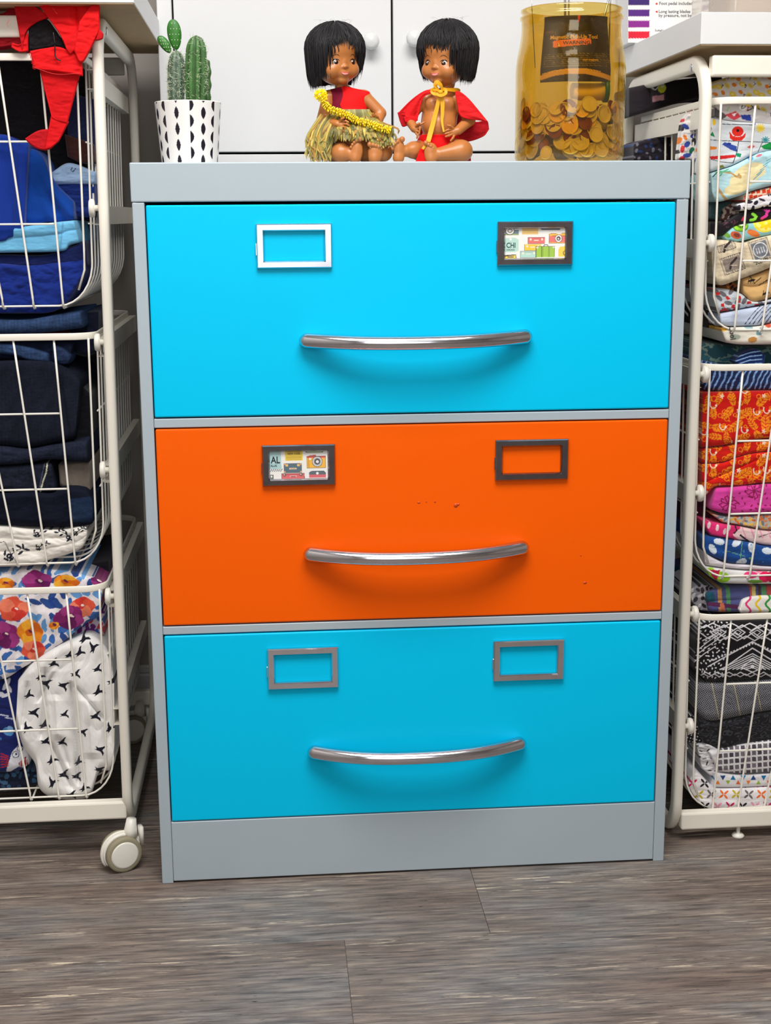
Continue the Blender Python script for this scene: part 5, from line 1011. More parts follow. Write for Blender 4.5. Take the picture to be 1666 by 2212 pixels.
def cact(px, py0, py1, wpx, Y, ribs, name, ribd=.12, green=(62, 104, 60), lean=0.0, bumps=0, seed=1, flat=1.0, top=.35):
    """ribbed column; returns surface points for the spines"""
    b0, b1 = at(px, py1, Y), at(px + lean, py0, Y); R = wpx / 2 * scl(Y); n, k = 30, max(ribs * 6, 24); a = np.linspace(0, 2 * np.pi, k, endpoint=False)
    f = np.linspace(0, 1, n); prof = np.where(f < 1 - top, 1.0, np.sqrt(np.clip(1 - ((f - (1 - top)) / top) ** 2, 0, 1))) * (.86 + .14 * np.sin(np.pi * np.clip(f * 1.1, 0, 1)))
    if bumps: prof = prof * (1 + .16 * np.sin(f * bumps * 2 * np.pi))
    rad = R * prof[:, None] * (1 - ribd + ribd * (np.abs(np.cos(a * ribs / 2)) if ribs else 1 + 0 * a))
    P = b0 + (b1 - b0) * f[:, None]; ang = a[None] + .25
    V = np.stack([P[:, None, 0] + rad * np.cos(ang), P[:, None, 1] + rad * np.sin(ang) * flat, P[:, None, 2] + 0 * rad], -1)
    nz = fnoise(V[..., 0] * 260, V[..., 2] * 260, seed); c = np.asarray(green, float)[None, None] * (1 + .22 * nz[..., None]) * (.72 + .4 * np.abs(np.cos(a * ribs / 2)) ** 1.5)[None, :, None] if ribs else np.asarray(green, float)[None, None] * (1 + .18 * nz[..., None])
    mb = MB(); Fc = [[i * k + j, i * k + (j + 1) % k, (i + 1) * k + (j + 1) % k, (i + 1) * k + j] for i in range(n - 1) for j in range(k)]
    mb.add(V.reshape(-1, 3), Fc); mb.c[-1] = np.clip(np.broadcast_to(c, V.shape).reshape(-1, 3), 0, 255)
    o = mb.build(name, 'cactus', pot, cols=True); return o, V, P
def spines(o, V, P, n, L, seed, w=.00022, curl=.4, ribs=0):
    r = R_(seed); mb = MB(); N, k = V.shape[:2]
    for _ in range(n):
        i, j = r.randint(1, N - 1), r.randint(k)
        if ribs: j = (int(round(r.randint(ribs) * k / ribs)) + r.randint(-1, 2)) % k
        p = V[i, j]; nrm = p - P[i]; nrm = nrm / (np.linalg.norm(nrm) + 1e-9)
        if nrm[1] > .5: continue
        d = nrm + r.normal(0, .7, 3); d /= np.linalg.norm(d); t = np.cross(nrm, r.normal(0, 1, 3)); l = L * r.uniform(.5, 1.2)
        q = [p, p + d * l * .5 + t * l * .1, p + d * l * .8 + t * l * curl]
        mb.add(*sweep(q, circ(w, 3), scale=[1, .8, .3], caps=False))
    x = mb.build('spines', 'spine', o); x['kind'] = 'stuff'
o, V, P = cact(381, 108, 222, 36, .088, 9, 'cactus_column', .10, (84, 108, 88), seed=3, top=.28); spines(o, V, P, 750, .0052, 5, .00024, .6)
o, V, P = cact(423, 76, 222, 45, .082, 8, 'cactus_column', .26, (64, 110, 52), lean=1, seed=5, top=.22); spines(o, V, P, 520, .0045, 9, .00024, .5, ribs=8)
o, V, P = cact(448, 128, 220, 15, .100, 0, 'cactus_column', .0, (58, 98, 42), bumps=3.2, seed=8, top=.15); spines(o, V, P, 60, .0018, 3)
for (px, py, rx, ry, an, dy) in ((377, 75, 14, 29.5, -4, .092), (356, 96, 12, 19, 28, .088)):
    r = R_(int(px)); c = at(px, py, dy); q = scl(dy); t = math.radians(an)
    V, Fc = spheroid((0, 0, 0), (rx * q, .0042, ry * q), None, 28, 22); nz = fnoise(V[:, 0] * 500, V[:, 2] * 500, 2)
    V[:, 0] *= 1 + .15 * (V[:, 2] / (ry * q)); x, z = V[:, 0].copy(), V[:, 2].copy(); V[:, 0] = x * math.cos(t) + z * math.sin(t) * (1 if an < 0 else -1); V[:, 2] = z * math.cos(t) + abs(math.sin(t)) * x * (.2)
    o = mesh_obj('cactus_pad', V + c, Fc, 'cactus', pot, True, np.clip(np.array([44, 112, 30.]) * (1 + .15 * nz[:, None]), 0, 255))
    mb = MB()
    for i in range(5):
        for j in range(4):
            u, v = (j - 1.5) * .42 + (i % 2) * .2, (i - 2) * .36
            if u * u + v * v < .85:
                xx, zz = u * rx * q, v * ry * q; y = -.0042 * math.sqrt(max(0, 1 - u * u - v * v))
                mb.add(*spheroid(c + np.array([xx * math.cos(t) - zz * math.sin(t) * (1 if an > 0 else -1) , y, zz * math.cos(t)]), (.0005, .0004, .0008), None, 6, 4))
    mb.build('spines', 'spine', o)['kind'] = 'stuff'

# glass jar with coins
JC = np.array([0.6055, 0.115]); JR = .0765
zn = lambda py: at(1232, py, JC[1] - JR)[2]
z_sh, z_sh2, z_n, z_rim = at(1232, 138, JC[1])[2], at(1232, 62, JC[1])[2], at(1232, 44, JC[1])[2], at(1232, 20, JC[1])[2]
JN = 101.5 * scl(JC[1])
jar = thing('glass_jar', 'large amber glass jar half full of coins', 'jar', (JC[0], JC[1], TOP))
prof_o = [(.0001, TOP), (JR - .008, TOP), (JR - .002, TOP + .003), (JR, TOP + .010), (JR, z_sh - .012)] + [(JN + (JR - JN) * (.5 + .5 * math.cos(t)), z_sh - .012 + (z_sh2 - z_sh + .012) * t / math.pi) for t in np.linspace(.15, math.pi, 12)] + \
    [(JN, z_n), (JN + .002, z_n + .001), (JN + .0022, z_n + .004), (JN - .0008, z_n + .006), (JN - .001, z_rim - .006), (JN + .0012, z_rim - .004), (JN + .0012, z_rim - .001), (JN - .001, z_rim), (JN - .0035, z_rim)]
th = .0028
prof_i = [(max(.0001, r - th), max(z, TOP + .004)) for r, z in prof_o[::-1] if r - th > .002 or r < .001]
V, Fc = lathe(prof_o + prof_i, 96, JC); mesh_obj('glass_wall', V, Fc, 'amber', jar)
# black packaging card of a pick-up tool standing inside, against the front of the glass
CR = JR - th - .004
card = thing('packaging_card', 'black printed card of a magnetic pick-up tool inside the jar', 'card', (JC[0], JC[1] - .05, 1.1)); card['label'] = 'black packaging card with lettering standing inside the amber jar'
def draw_card(k):
    k.c[:] = (46, 42, 42); n = fnoise(k.X * .012, k.Y * .012, 4); k.put(n > .3, (60, 54, 52)); k.put(np.abs(n - .1) < .012, (84, 76, 66))
    k.poly([(500, 535), (515, 520), (940, 500), (970, 512), (972, 565), (950, 578), (530, 612), (504, 606)], (232, 128, 56))
    k.poly([(556, 600), (572, 545), (592, 598)], (250, 220, 190)); k.ell(812, 228, 14, 66, (226, 90, 40))
    r = R_(3)
    for y in np.arange(700, 880, 26):
        x = 400
        while x < 1180: w = r.uniform(14, 60); k.line([(x, y - (x - 400) * .01), (x + w, y)], 8, (132, 124, 100) if r.rand() < .7 else (90, 84, 70)); x += w + 16
    k.line([(380, 995), (520, 955), (700, 930), (900, 935), (1100, 975), (1240, 1010)], 62, (214, 174, 70)); k.line([(390, 950), (540, 915), (720, 895), (900, 898), (1080, 930)], 8, (240, 206, 110))
zc0, zc1 = at(1232, 176, .05)[2], at(1232, 32, .05)[2]
def fcard(X, Y, d):
    ang = (X - 800) / 440 * .76 - .08; R2 = (CR if True else 0) + d
    zz = zc1 - (Y - 200) / (1060 - 200) * (zc1 - zc0); lim = np.where(zz > z_sh - .012, (JR - JN) * np.clip((zz - z_sh + .012) / (z_sh2 - z_sh + .012), 0, 1), 0)
    R2 = R2 - lim; return np.stack([JC[0] + R2 * np.sin(ang), JC[1] - R2 * np.cos(ang), zz + 0 * X], -1)
o = pic(0, 0, 0, 0, 360, 1240, 200, 1060, 7, 0, draw_card, [('Magnetic Pick-Up Tool', 462, 500, 70, (226, 190, 110), 'LEFT', .92), ('WARNING', 625, 575, 62, (30, 24, 22), 'LEFT', 1.1), ('! ', 560, 600, 50, (30, 24, 22), 'LEFT', 1), ('cast magnets', 860, 790, 42, (214, 180, 100), 'LEFT', .9), ('VISED', 390, 420, 44, (120, 104, 84), 'LEFT', 1)], card, name='printed_card', frame=fcard)
V, Fc = sweep([(JC[0] - .008, JC[1] - .050, zc0 - .012), (JC[0] + .036, JC[1] - .046, zc0 - .012)], circ(.0115, 20), up=(0, 0, 1)); 
tag(mesh_obj('cord_spool', V, Fc, 'yellow', None), 'yellow-green roll lying on the coins inside the jar', 'roll')
V, Fc = sweep([(JC[0] + .0365, JC[1] - .046, zc0 - .010), (JC[0] + .042, JC[1] - .046, zc0 - .010)], circ(.016, 20), up=(0, 0, 1)); M['green'] = mat('green_plastic', (24, 96, 62), .4)
tag(mesh_obj('bottle_cap', V, Fc, 'green', None), 'dark green cap beside the yellow roll inside the jar', 'cap')
for i, (xa, ya, xb, yb, w, l) in enumerate(((1150, 26, 1145, -70, .0006, 'thin wire rod sticking up at the left edge of the jar mouth'), (1221, 20, 1220, -90, .0016, 'steel rod rising from the middle of the jar'), (1229, 20, 1229, -90, .0011, 'thinner steel rod right beside the middle rod of the jar'), (1307, 30, 1330, -60, .0014, 'steel rod leaning right out of the jar mouth'), (1318, 30, 1321, -90, .0012, 'upright steel rod by the right edge of the jar mouth'))):
    d = (.10, .07, .075, .13, .12)[i]
    p0, p1 = at(xa, ya + 120, d), at(xb, yb, d); p0 = p0 + (at(xa, ya, d) - at(xa, ya + 120, d)) * 0
    p0 = at(xa + (xa - xb) * 120 / (ya - yb), ya + 120, d)
    tag(mesh_obj('telescopic_rod', *sweep([p0, p1], circ(w, 8), up=(0, 1, 0)), 'steel'), l, 'rod', 'rods standing in the jar')
# coins
def coin_mesh(m, seed):
    r = R_(seed); k, n = 36, 9; prof = [(.0001, .00), (.30, .0), (.55, .02), (.80, .0), (.86, .05), (.93, .075), (1, .06), (1, -.06), (.93, -.075), (.86, -.05), (.80, 0), (.5, 0), (.0001, 0)]
    V, Fc = lathe(prof, k); rr = np.hypot(V[:, 0], V[:, 1]); ins = rr < .78
    V[ins, 2] += .035 * fnoise(V[ins, 0] * 5, V[ins, 1] * 5, seed) * np.where(np.arange(len(V))[ins] < len(V) / 2, 1, -1)
    o = mesh_obj('coin', V, Fc, m); return o
protos = [coin_mesh('coin_s', 1), coin_mesh('coin_c', 2), coin_mesh('coin_g', 3)]
names_ = ('silver', 'copper', 'brass')
used = [False] * 3; nrm_ = [0]
CG = 'coins in the amber jar'
def coin(kind, r, p, nrm, spin, label, group=CG):
    o = protos[kind] if not used[kind] else protos[kind].copy()
    if used[kind]: C.objects.link(o)
    used[kind] = True
    q = Vector(nrm).to_track_quat('Z', 'Y').to_matrix().to_4x4() @ Matrix.Rotation(spin, 4, 'Z')
    o.matrix_world = Matrix.Translation(Vector(p)) @ q @ Matrix.Diagonal((r, r, r * .9, 1)); tag(o, label, 'coin', group)
Ri = JR - th - .0012
def on_glass(px, py):                                # where the sight line meets the inner wall
    d = ray(px, py); a_, b_ = d[0] ** 2 + d[1] ** 2, 2 * (d[0] * (CAM[0] - JC[0]) + d[1] * (CAM[1] - JC[1])); c_ = (CAM[0] - JC[0]) ** 2 + (CAM[1] - JC[1]) ** 2 - Ri ** 2
    t = (-b_ - math.sqrt(max(0, b_ * b_ - 4 * a_ * c_))) / (2 * a_); return CAM + d * t
named = [(1204, 246, 17.5, 2, 'brass coin high in the jar behind the bright reflection'), (1191, 274, 18, 2, 'brass coin leaning behind the reddish one in the jar'), (1199, 284, 14.5, 1, 'shiny reddish copper coin on the bright reflection of the jar'), (1231.5, 271.5, 17.5, 2, 'shiny brass coin near the middle of the jar'), (1265, 265, 15, 1, 'copper coin resting against a big silver one'),
         (1274, 246, 20, 0, 'big silver coin behind a copper one, right half of the jar'), (1167, 240, 18, 0, 'silver coin at the upper left of the coin heap'), (1160, 272, 17, 0, 'silver coin low under the upper left one in the jar'), (1253, 318, 21, 0, 'largest silver coin facing forward low in the jar'), (1265, 331, 17, 0, 'coin edge peeping under the largest silver coin'), (1301, 321, 20, 0, 'silver coin low at the right of the jar'),
         (1146, 322, 20, 0, 'dark silver coin low at the left of the jar'), (1179, 330, 14, 0, 'small silver coin at the bottom left of the jar'), (1308, 246, 19, 0, 'dull silver coin at the upper right of the coin heap'), (1228, 232, 17, 1, 'copper coin standing behind the brass coins'), (1146, 296, 14, 1, 'copper coin low at the far left side of the jar'), (1290, 290, 17, 0, 'dark coin under the two right-hand coins of the jar'), (1330, 292, 16, 0, 'coin near the right edge of the jar'), (1134, 246, 15, 1, 'dark red coin near the left edge of the jar')]
for q, (px, py, rp, kd, lab) in enumerate(named):
    p = on_glass(px, py); rr = rp * scl(p[1]); inw = np.array([JC[0] - p[0], JC[1] - p[1], 0]); inw /= np.linalg.norm(inw)
    sag = Ri - math.sqrt(max(1e-9, Ri ** 2 - rr ** 2)) + .0008 + (.0022 if q in (1, 5, 9, 6) else .001 if q in (0, 14) else 0)
    coin(kd, rr, p + inw * sag, (-inw[0] + .05 * math.sin(q), -inw[1], .12), q * 1.3, lab)
r = R_(17); n_c = 0
for lay, (Rl, cnt) in enumerate(((.067, 100), (.052, 40), (.034, 16))):
    for i in range(cnt):
        f = (i + r.uniform(0, 1)) / cnt; zz = TOP + .008 + .066 * f * (1.05 - .12 * lay) ; a_ = r.uniform(0, 2 * np.pi) if i % 3 == 0 else r.uniform(math.radians(180), math.radians(360))
        kd = r.choice([0, 0, 0, 0, 1, 2]); rr = (.0121, .0095, .0106)[kd] * r.uniform(.85, 1.05); R0 = min(Rl, JR - th - rr * .42 - .002)
        nr = np.array([math.cos(a_), math.sin(a_), r.uniform(-.5, 1.6)]) + r.normal(0, .35, 3)
        if Rl + rr * .9 > JR - th: nr = np.array([math.cos(a_), math.sin(a_), r.uniform(-.15, .5)]); R0 = JR - th - .0035 - rr * .10
        coin(kd, rr, (JC[0] + R0 * math.cos(a_), JC[1] + R0 * math.sin(a_), max(zz, TOP + .006 + rr * .9)), nr, r.uniform(0, 6), '%s coin in the heap inside the amber jar' % names_[kd], CG)
for i in range(46):                                   # flat ones on top and in the stack at the front
    a_, R0 = r.uniform(0, 6.28), .058 * math.sqrt(r.rand()); kd = r.choice([0, 0, 1, 2]); rr = (.0121, .0095, .0106)[kd]
    coin(kd, rr, (JC[0] + R0 * math.cos(a_), JC[1] + R0 * math.sin(a_), TOP + .020 + .052 * (i / 46) + .004 * r.rand()), (r.normal(0, .3), r.normal(0, .3), 1), r.uniform(0, 6), '%s coin in the heap inside the amber jar' % names_[kd], CG)
for i in range(7):
    p = on_glass(1222 + i * 1.5, 300 + i * 5.5); coin(0, .0118, (p[0] + .002, p[1] + .0145, p[2]), (.25 + .03 * i, -.35, 1), i, 'silver coin in the heap inside the amber jar')

# ------------------------------------------------------------------ boxes on the right tabletop
ZT = 1.2166
BY = .40
nb = thing('notions_box', 'white box with coloured zigzag strips and text standing behind the jar', 'box', (.9, BY + .05, ZT))
xa, za = at(1357, 60, BY)[0], ZT
q_ = scl(BY)
def draw_box(k):
    for y0, y1, c in ((-70, -30, (40, 60, 150)), (-20, 12, (58, 30, 110)), (20, 36, (84, 26, 130)), (43.5, 60, (140, 30, 142)), (67, 84, (222, 20, 50))):
        if y0 < 0: y0, y1 = y0, y1
        k.poly([(1357.5, y0), (1404, y0), (1403, y1), (1357.5, y1)], c)
        for i in range(16): x = 1359 + i * 3; k.poly([(x, y0 - .2), (x + 1.3, y0 + 2.2), (x + 2.6, y0 - .2)], (244, 236, 232)).poly([(x, y1 + .2), (x + 1.3, y1 - 2.2), (x + 2.6, y1 + .2)], (244, 236, 232))
    for y in (8, 25.5): k.ell(1419, y, 2.2, 2.4, (216, 50, 50))
TXT = (92, 92, 98)
def fbox(X, Y, d):
    P = at(X, Y, BY + 0 * X); base = at(1357, 90, BY); P[..., 1] -= d; return P
X1 = 1560
o = pic(0, 0, 0, 0, 1357, X1, -60, 92, 1.2, 0, draw_box, [('Foot pedal included', 1424, 10.5, 9.6, TXT, 'LEFT', .95), ('Long lasting blades', 1423, 28, 9.6, TXT, 'LEFT', .95), ('by pressure, not by', 1423, 36.6, 9.6, TXT, 'LEFT', .95), ('Suitable', 1415, 68, 7, TXT, 'LEFT', 1)], nb, name='printed_front', frame=fbox, thick=.0008)
pA, pB = at(1357, 92, BY), at(X1, -60, BY)
bx('carton', (pA[0] + .0005, pB[0], BY + .0009, BY + .08, max(ZT, pA[2] - .004), pB[2]), 'white', nb, b=.001)
cp = thing('plastic_container', 'clear plastic container with beige contents on the thick white tabletop', 'container', (.9, .15, ZT))
c0 = at(1490, 26, .30)
Z1 = 1.33; V, Fc = box(c0[0], c0[0] + .24, .115, .30, ZT + .0005, Z1, .012, 3); mesh_obj('container_wall', V, Fc, 'clearplastic', cp)
M['beige'] = mat('beige_paper', (196, 170, 150), .8, var=.15, vscale=30)
bx('paper_contents', (c0[0] + .02, c0[0] + .2, .14, .28, ZT + .006, Z1 - .02), 'beige', cp, b=.01, seg=2)

# ------------------------------------------------------------------ the two seated dolls: each body is one skin grown from a distance field
def q_cone(p0, p1, r0, r1, k=3.0): return ('c', np.array(p0, float), np.array(p1, float), float(r0), float(r1), k)
def q_ell(c, r, k=3.0, yaw=0.0): return ('e', np.array(c, float), np.array(r, float), yaw, 0.0, k)
def q_sub(c, r, k=1.5): return ('s', np.array(c, float), np.array((r, r, r), float) if np.ndim(r) == 0 else np.array(r, float), 0.0, 0.0, k)
def q_dist(q, X, D, Z):
    if q[0] == 'c':
        a, b = q[1], q[2]; ab = b - a; L = float(ab @ ab) + 1e-9
        t = np.clip(((X - a[0]) * ab[0] + (D - a[1]) * ab[1] + (Z - a[2]) * ab[2]) / L, 0, 1)
        return np.sqrt((X - a[0] - t * ab[0]) ** 2 + (D - a[1] - t * ab[1]) ** 2 + (Z - a[2] - t * ab[2]) ** 2) - (q[3] + (q[4] - q[3]) * t)
    c, r = q[1], q[2]; dx, dd, dz = X - c[0], D - c[1], Z - c[2]
    if q[3]: cs, sn = math.cos(q[3]), math.sin(q[3]); dx, dd = dx * cs - dd * sn, dx * sn + dd * cs
    k0 = np.sqrt((dx / r[0]) ** 2 + (dd / r[1]) ** 2 + (dz / r[2]) ** 2) + 1e-6
    k1 = np.sqrt((dx / r[0] ** 2) ** 2 + (dd / r[1] ** 2) ** 2 + (dz / r[2] ** 2) ** 2) + 1e-6
    return k0 * (k0 - 1) / k1
def smin(a, b, k): h = np.clip(.5 + .5 * (b - a) / k, 0, 1); return b + (a - b) * h - k * h * (1 - h)
def fld(prims, P):
    F = np.full(P.shape[:-1], 30.0)
    for q in prims:
        d = q_dist(q, P[..., 0], P[..., 1], P[..., 2]); F = -smin(-F, d, q[5]) if q[0] == 's' else smin(F, d, q[5])
    return F
def grow(prims, lo, hi, st, inflate=0.0, cut=None):
    ax = [np.arange(l, h, st, dtype=np.float32) for l, h in zip(lo, hi)]; F = np.full([len(a) for a in ax], 12.0, np.float32)
    for q in prims:
        if q[0] == 'c': mn, mx = np.minimum(q[1], q[2]) - max(q[3], q[4]), np.maximum(q[1], q[2]) + max(q[3], q[4])
        else: R = max(q[2][0], q[2][1]) if q[3] else None; rr = np.array([R, R, q[2][2]]) if R else q[2]; mn, mx = q[1] - rr, q[1] + rr
        pad = q[5] + 5 + inflate; sl = tuple(slice(max(0, int((mn[i] - pad - lo[i]) / st)), max(0, int((mx[i] + pad - lo[i]) / st) + 1)) for i in range(3))
        X, D, Z = ax[0][sl[0]][:, None, None], ax[1][sl[1]][None, :, None], ax[2][sl[2]][None, None, :]
        if 0 in (X.size, D.size, Z.size): continue
        d = q_dist(q, X, D, Z); F[sl] = -smin(-F[sl], d, q[5]) if q[0] == 's' else smin(F[sl], d, q[5])
    F = F - inflate
    if cut is not None: F = np.maximum(F, cut(ax[0][:, None, None], ax[1][None, :, None], ax[2][None, None, :]))
    I = F < 0; nx, ny, nz = F.shape
    cnt = np.zeros((nx - 1, ny - 1, nz - 1), np.int8)
    for i in (0, 1):
        for j in (0, 1):
            for k in (0, 1): cnt += I[i:nx - 1 + i, j:ny - 1 + j, k:nz - 1 + k]
    act = np.argwhere((cnt > 0) & (cnt < 8)); m = len(act); S = np.zeros((m, 3)); N = np.zeros(m)
    cor = [(i, j, k) for i in (0, 1) for j in (0, 1) for k in (0, 1)]; val = {c: F[act[:, 0] + c[0], act[:, 1] + c[1], act[:, 2] + c[2]].astype(float) for c in cor}
    for c in cor:
        for a_ in range(3):
            if c[a_] == 0:
                e = list(c); e[a_] = 1; e = tuple(e); va, vb = val[c], val[e]; x = (va < 0) != (vb < 0); t = np.where(x, va / (va - vb + 1e-12), 0)
                p = np.tile(np.array(c, float), (m, 1)); p[:, a_] = t; S[x] += p[x]; N[x] += 1
    V = (act + S / N[:, None]) * st + np.array(lo); im = np.full(cnt.shape, -1, np.int64); im[tuple(act.T)] = np.arange(m); Fc = []
    for a_ in range(3):
        sh = [slice(None)] * 3; s2 = [slice(None)] * 3; sh[a_] = slice(0, -1); s2[a_] = slice(1, None); A, B = I[tuple(sh)], I[tuple(s2)]
        b, c = [(1, 2), (2, 0), (0, 1)][a_]; E = np.argwhere(A != B); E = E[(E[:, b] > 0) & (E[:, c] > 0) & (E[:, b] < F.shape[b] - 1) & (E[:, c] < F.shape[c] - 1)]
        flip = A[tuple(E.T)]
        def g(db, dc): q = E.copy(); q[:, b] -= db; q[:, c] -= dc; return im[tuple(q.T)]
        Q = np.stack([g(1, 1), g(0, 1), g(0, 0), g(1, 0)], 1); Q[~flip] = Q[~flip][:, ::-1]; Fc.append(Q)
    Fc = np.concatenate(Fc); Fc = Fc[(Fc >= 0).all(1)]
    return V, Fc
Y0 = .118; SD = scl(Y0)
def pw(P):                                        # doll space (px, towards viewer, py) to the room
    P = np.asarray(P, float); W_ = at(P[..., 0], P[..., 2], Y0 - P[..., 1] * SD); W_[..., 2] = np.maximum(W_[..., 2], TOP + .0003); return W_
def smooth_field(name, prims, lo, hi, st, m, parent, col, inflate=0.0, cut=None, it=1):
    V, Fc = grow(prims, lo, hi, st, inflate, cut)
    for _ in range(it):                             # light relaxation
        acc = np.zeros_like(V); n = np.zeros(len(V))
        for i in range(4):
            a_, b_ = Fc[:, i], Fc[:, (i + 1) % 4]; np.add.at(acc, a_, V[b_]); np.add.at(n, a_, 1); np.add.at(acc, b_, V[a_]); np.add.at(n, b_, 1)
        V = V * .45 + .55 * acc / np.maximum(n, 1)[:, None]
    c = col(V) if callable(col) else np.tile(np.asarray(col, float), (len(V), 1))
    return mesh_obj(name, pw(V), Fc.tolist(), m, parent, True, np.clip(c, 0, 255))
SK = np.array([186, 116, 60.])
def skin_col(V):
    n = fnoise(V[:, 0] * .05, V[:, 2] * .05 + V[:, 1] * .03, 4); return SK * (1 + .05 * n[:, None])
def head(cx, cy, psi):
    cs, sn = math.cos(psi), math.sin(psi)
    def hp(a, b, c): return np.array([cx + a * cs + b * sn, b * cs - a * sn, cy - c])
    E = lambda a, b, c, r, k=6: q_ell(hp(a, b, c), r, k, yaw=psi)
    pr = [E(0, -2, 12, (49, 50, 50)), E(0, 4, -26, (44, 42, 40), 10), E(-22, 30, -33, (17, 15, 17), 7), E(22, 30, -33, (17, 15, 17), 7), E(0, 34, -54, (12, 9, 9), 6),
          E(0, 38, -40, (13, 9, 9), 6), E(0, 46, -25.5, (5.6, 5, 4.2), 3), E(-5, 44, -27, (3.4, 3.6, 3), 2.4), E(5, 44, -27, (3.4, 3.6, 3), 2.4), E(0, 42, -18, (4, 4, 9), 5), E(-44, -2, -30, (5, 7, 10), 3), E(44, -2, -30, (5, 7, 10), 3),
          q_sub(hp(-3.2, 50, -30.2), 1.3, 1), q_sub(hp(3.2, 50, -30.2), 1.3, 1)]
    return hp, pr
def front(prims, hp, a, c):
    b = np.linspace(70, 20, 200); F = fld(prims, np.array([hp(a, x, c) for x in b])); i = int(np.argmax(F < 0)); return b[i]
def face(parent, hp, prims, gaze):
    for sx in (-1, 1):
        a, c = sx * 19.5, -17.0; b = front(prims, hp, a, c); ce = hp(a, b - 2.6, c)
        V, Fc = spheroid((0, 0, 0), (6.6, 4.6, 7.6), None, 44, 34); u, v = V[:, 0].copy(), V[:, 2].copy()
        col = np.full((len(V), 3), 236.0); r = np.hypot((u - gaze * 1.6) / 4.6, (v + .2) / 6.2)
        col[r < 1] = (84, 44, 20); col[r < .78] = (58, 28, 14); col[np.hypot(u - gaze * 1.6, v) < 2.4] = (16, 10, 10); col[np.hypot(u - gaze * 1.6 + 1.4, v - 2.2) < .9] = (250, 246, 240)  # iris, pupil and a small white highlight painted into the eye colour
        col[(np.hypot(u / 6.6, v / 7.6) > .80) & (v > -3)] = (34, 20, 14)
        P = np.stack([ce[0] + V[:, 0], ce[1] + V[:, 1] * -1, ce[2] - V[:, 2]], -1)
        mesh_obj('eye', pw(P), Fc, 'gloss', parent, True, col)
        t = np.linspace(-1, 1, 15); L = []
        for q in t: aa, cc = a + 7.2 * q, c + 7.6 * math.sqrt(max(0, 1 - .8 * q * q)); L.append(hp(aa, front(prims, hp, aa, cc) + .2, cc))
        mesh_obj('eyelid', pw(np.array(L)), [], 'hair', parent) if False else None
        mb = MB(); mb.add(*sweep(pw(np.array(L)), circ(.00055, 6), scale=np.clip(1.2 - t ** 2 * .7, .3, 2)), (40, 22, 14)); mb.build('eyelid', 'gloss', parent, cols=True)
        L = []
        for q in t: aa, cc = a + sx * .5 + 8.2 * q, c + 17.5 - 6 * q * q + (sx * q) * -1.2; L.append(hp(aa, front(prims, hp, aa, cc) + .15, cc))
        mb = MB(); mb.add(*sweep(pw(np.array(L)), circ(.00038, 6), scale=np.clip(1.1 - t ** 2 * .8, .25, 2)), (44, 22, 12)); mb.build('eyebrow', 'gloss', parent, cols=True)
    t = np.linspace(-1, 1, 21); mb = MB()
    for rad, dc, w, col in ((1.35, 1.1, .98, (206, 100, 92)), (2.1, -1.5, .72, (240, 150, 150))):
        L = []
        for q in t: aa, cc = 11.5 * q * w, -40.5 + dc + 2.6 * q * q + (.7 * math.exp(-(q * 4) ** 2) * -1 if dc > 0 else 0); L.append(hp(aa, front(prims, hp, aa, cc) + .1, cc))
        mb.add(*sweep(pw(np.array(L)), circ(rad * SD, 8), scale=np.clip(1.05 - np.abs(t) ** 2.2, .12, 2)), col)
    mb.build('lips', 'gloss', parent, cols=True)
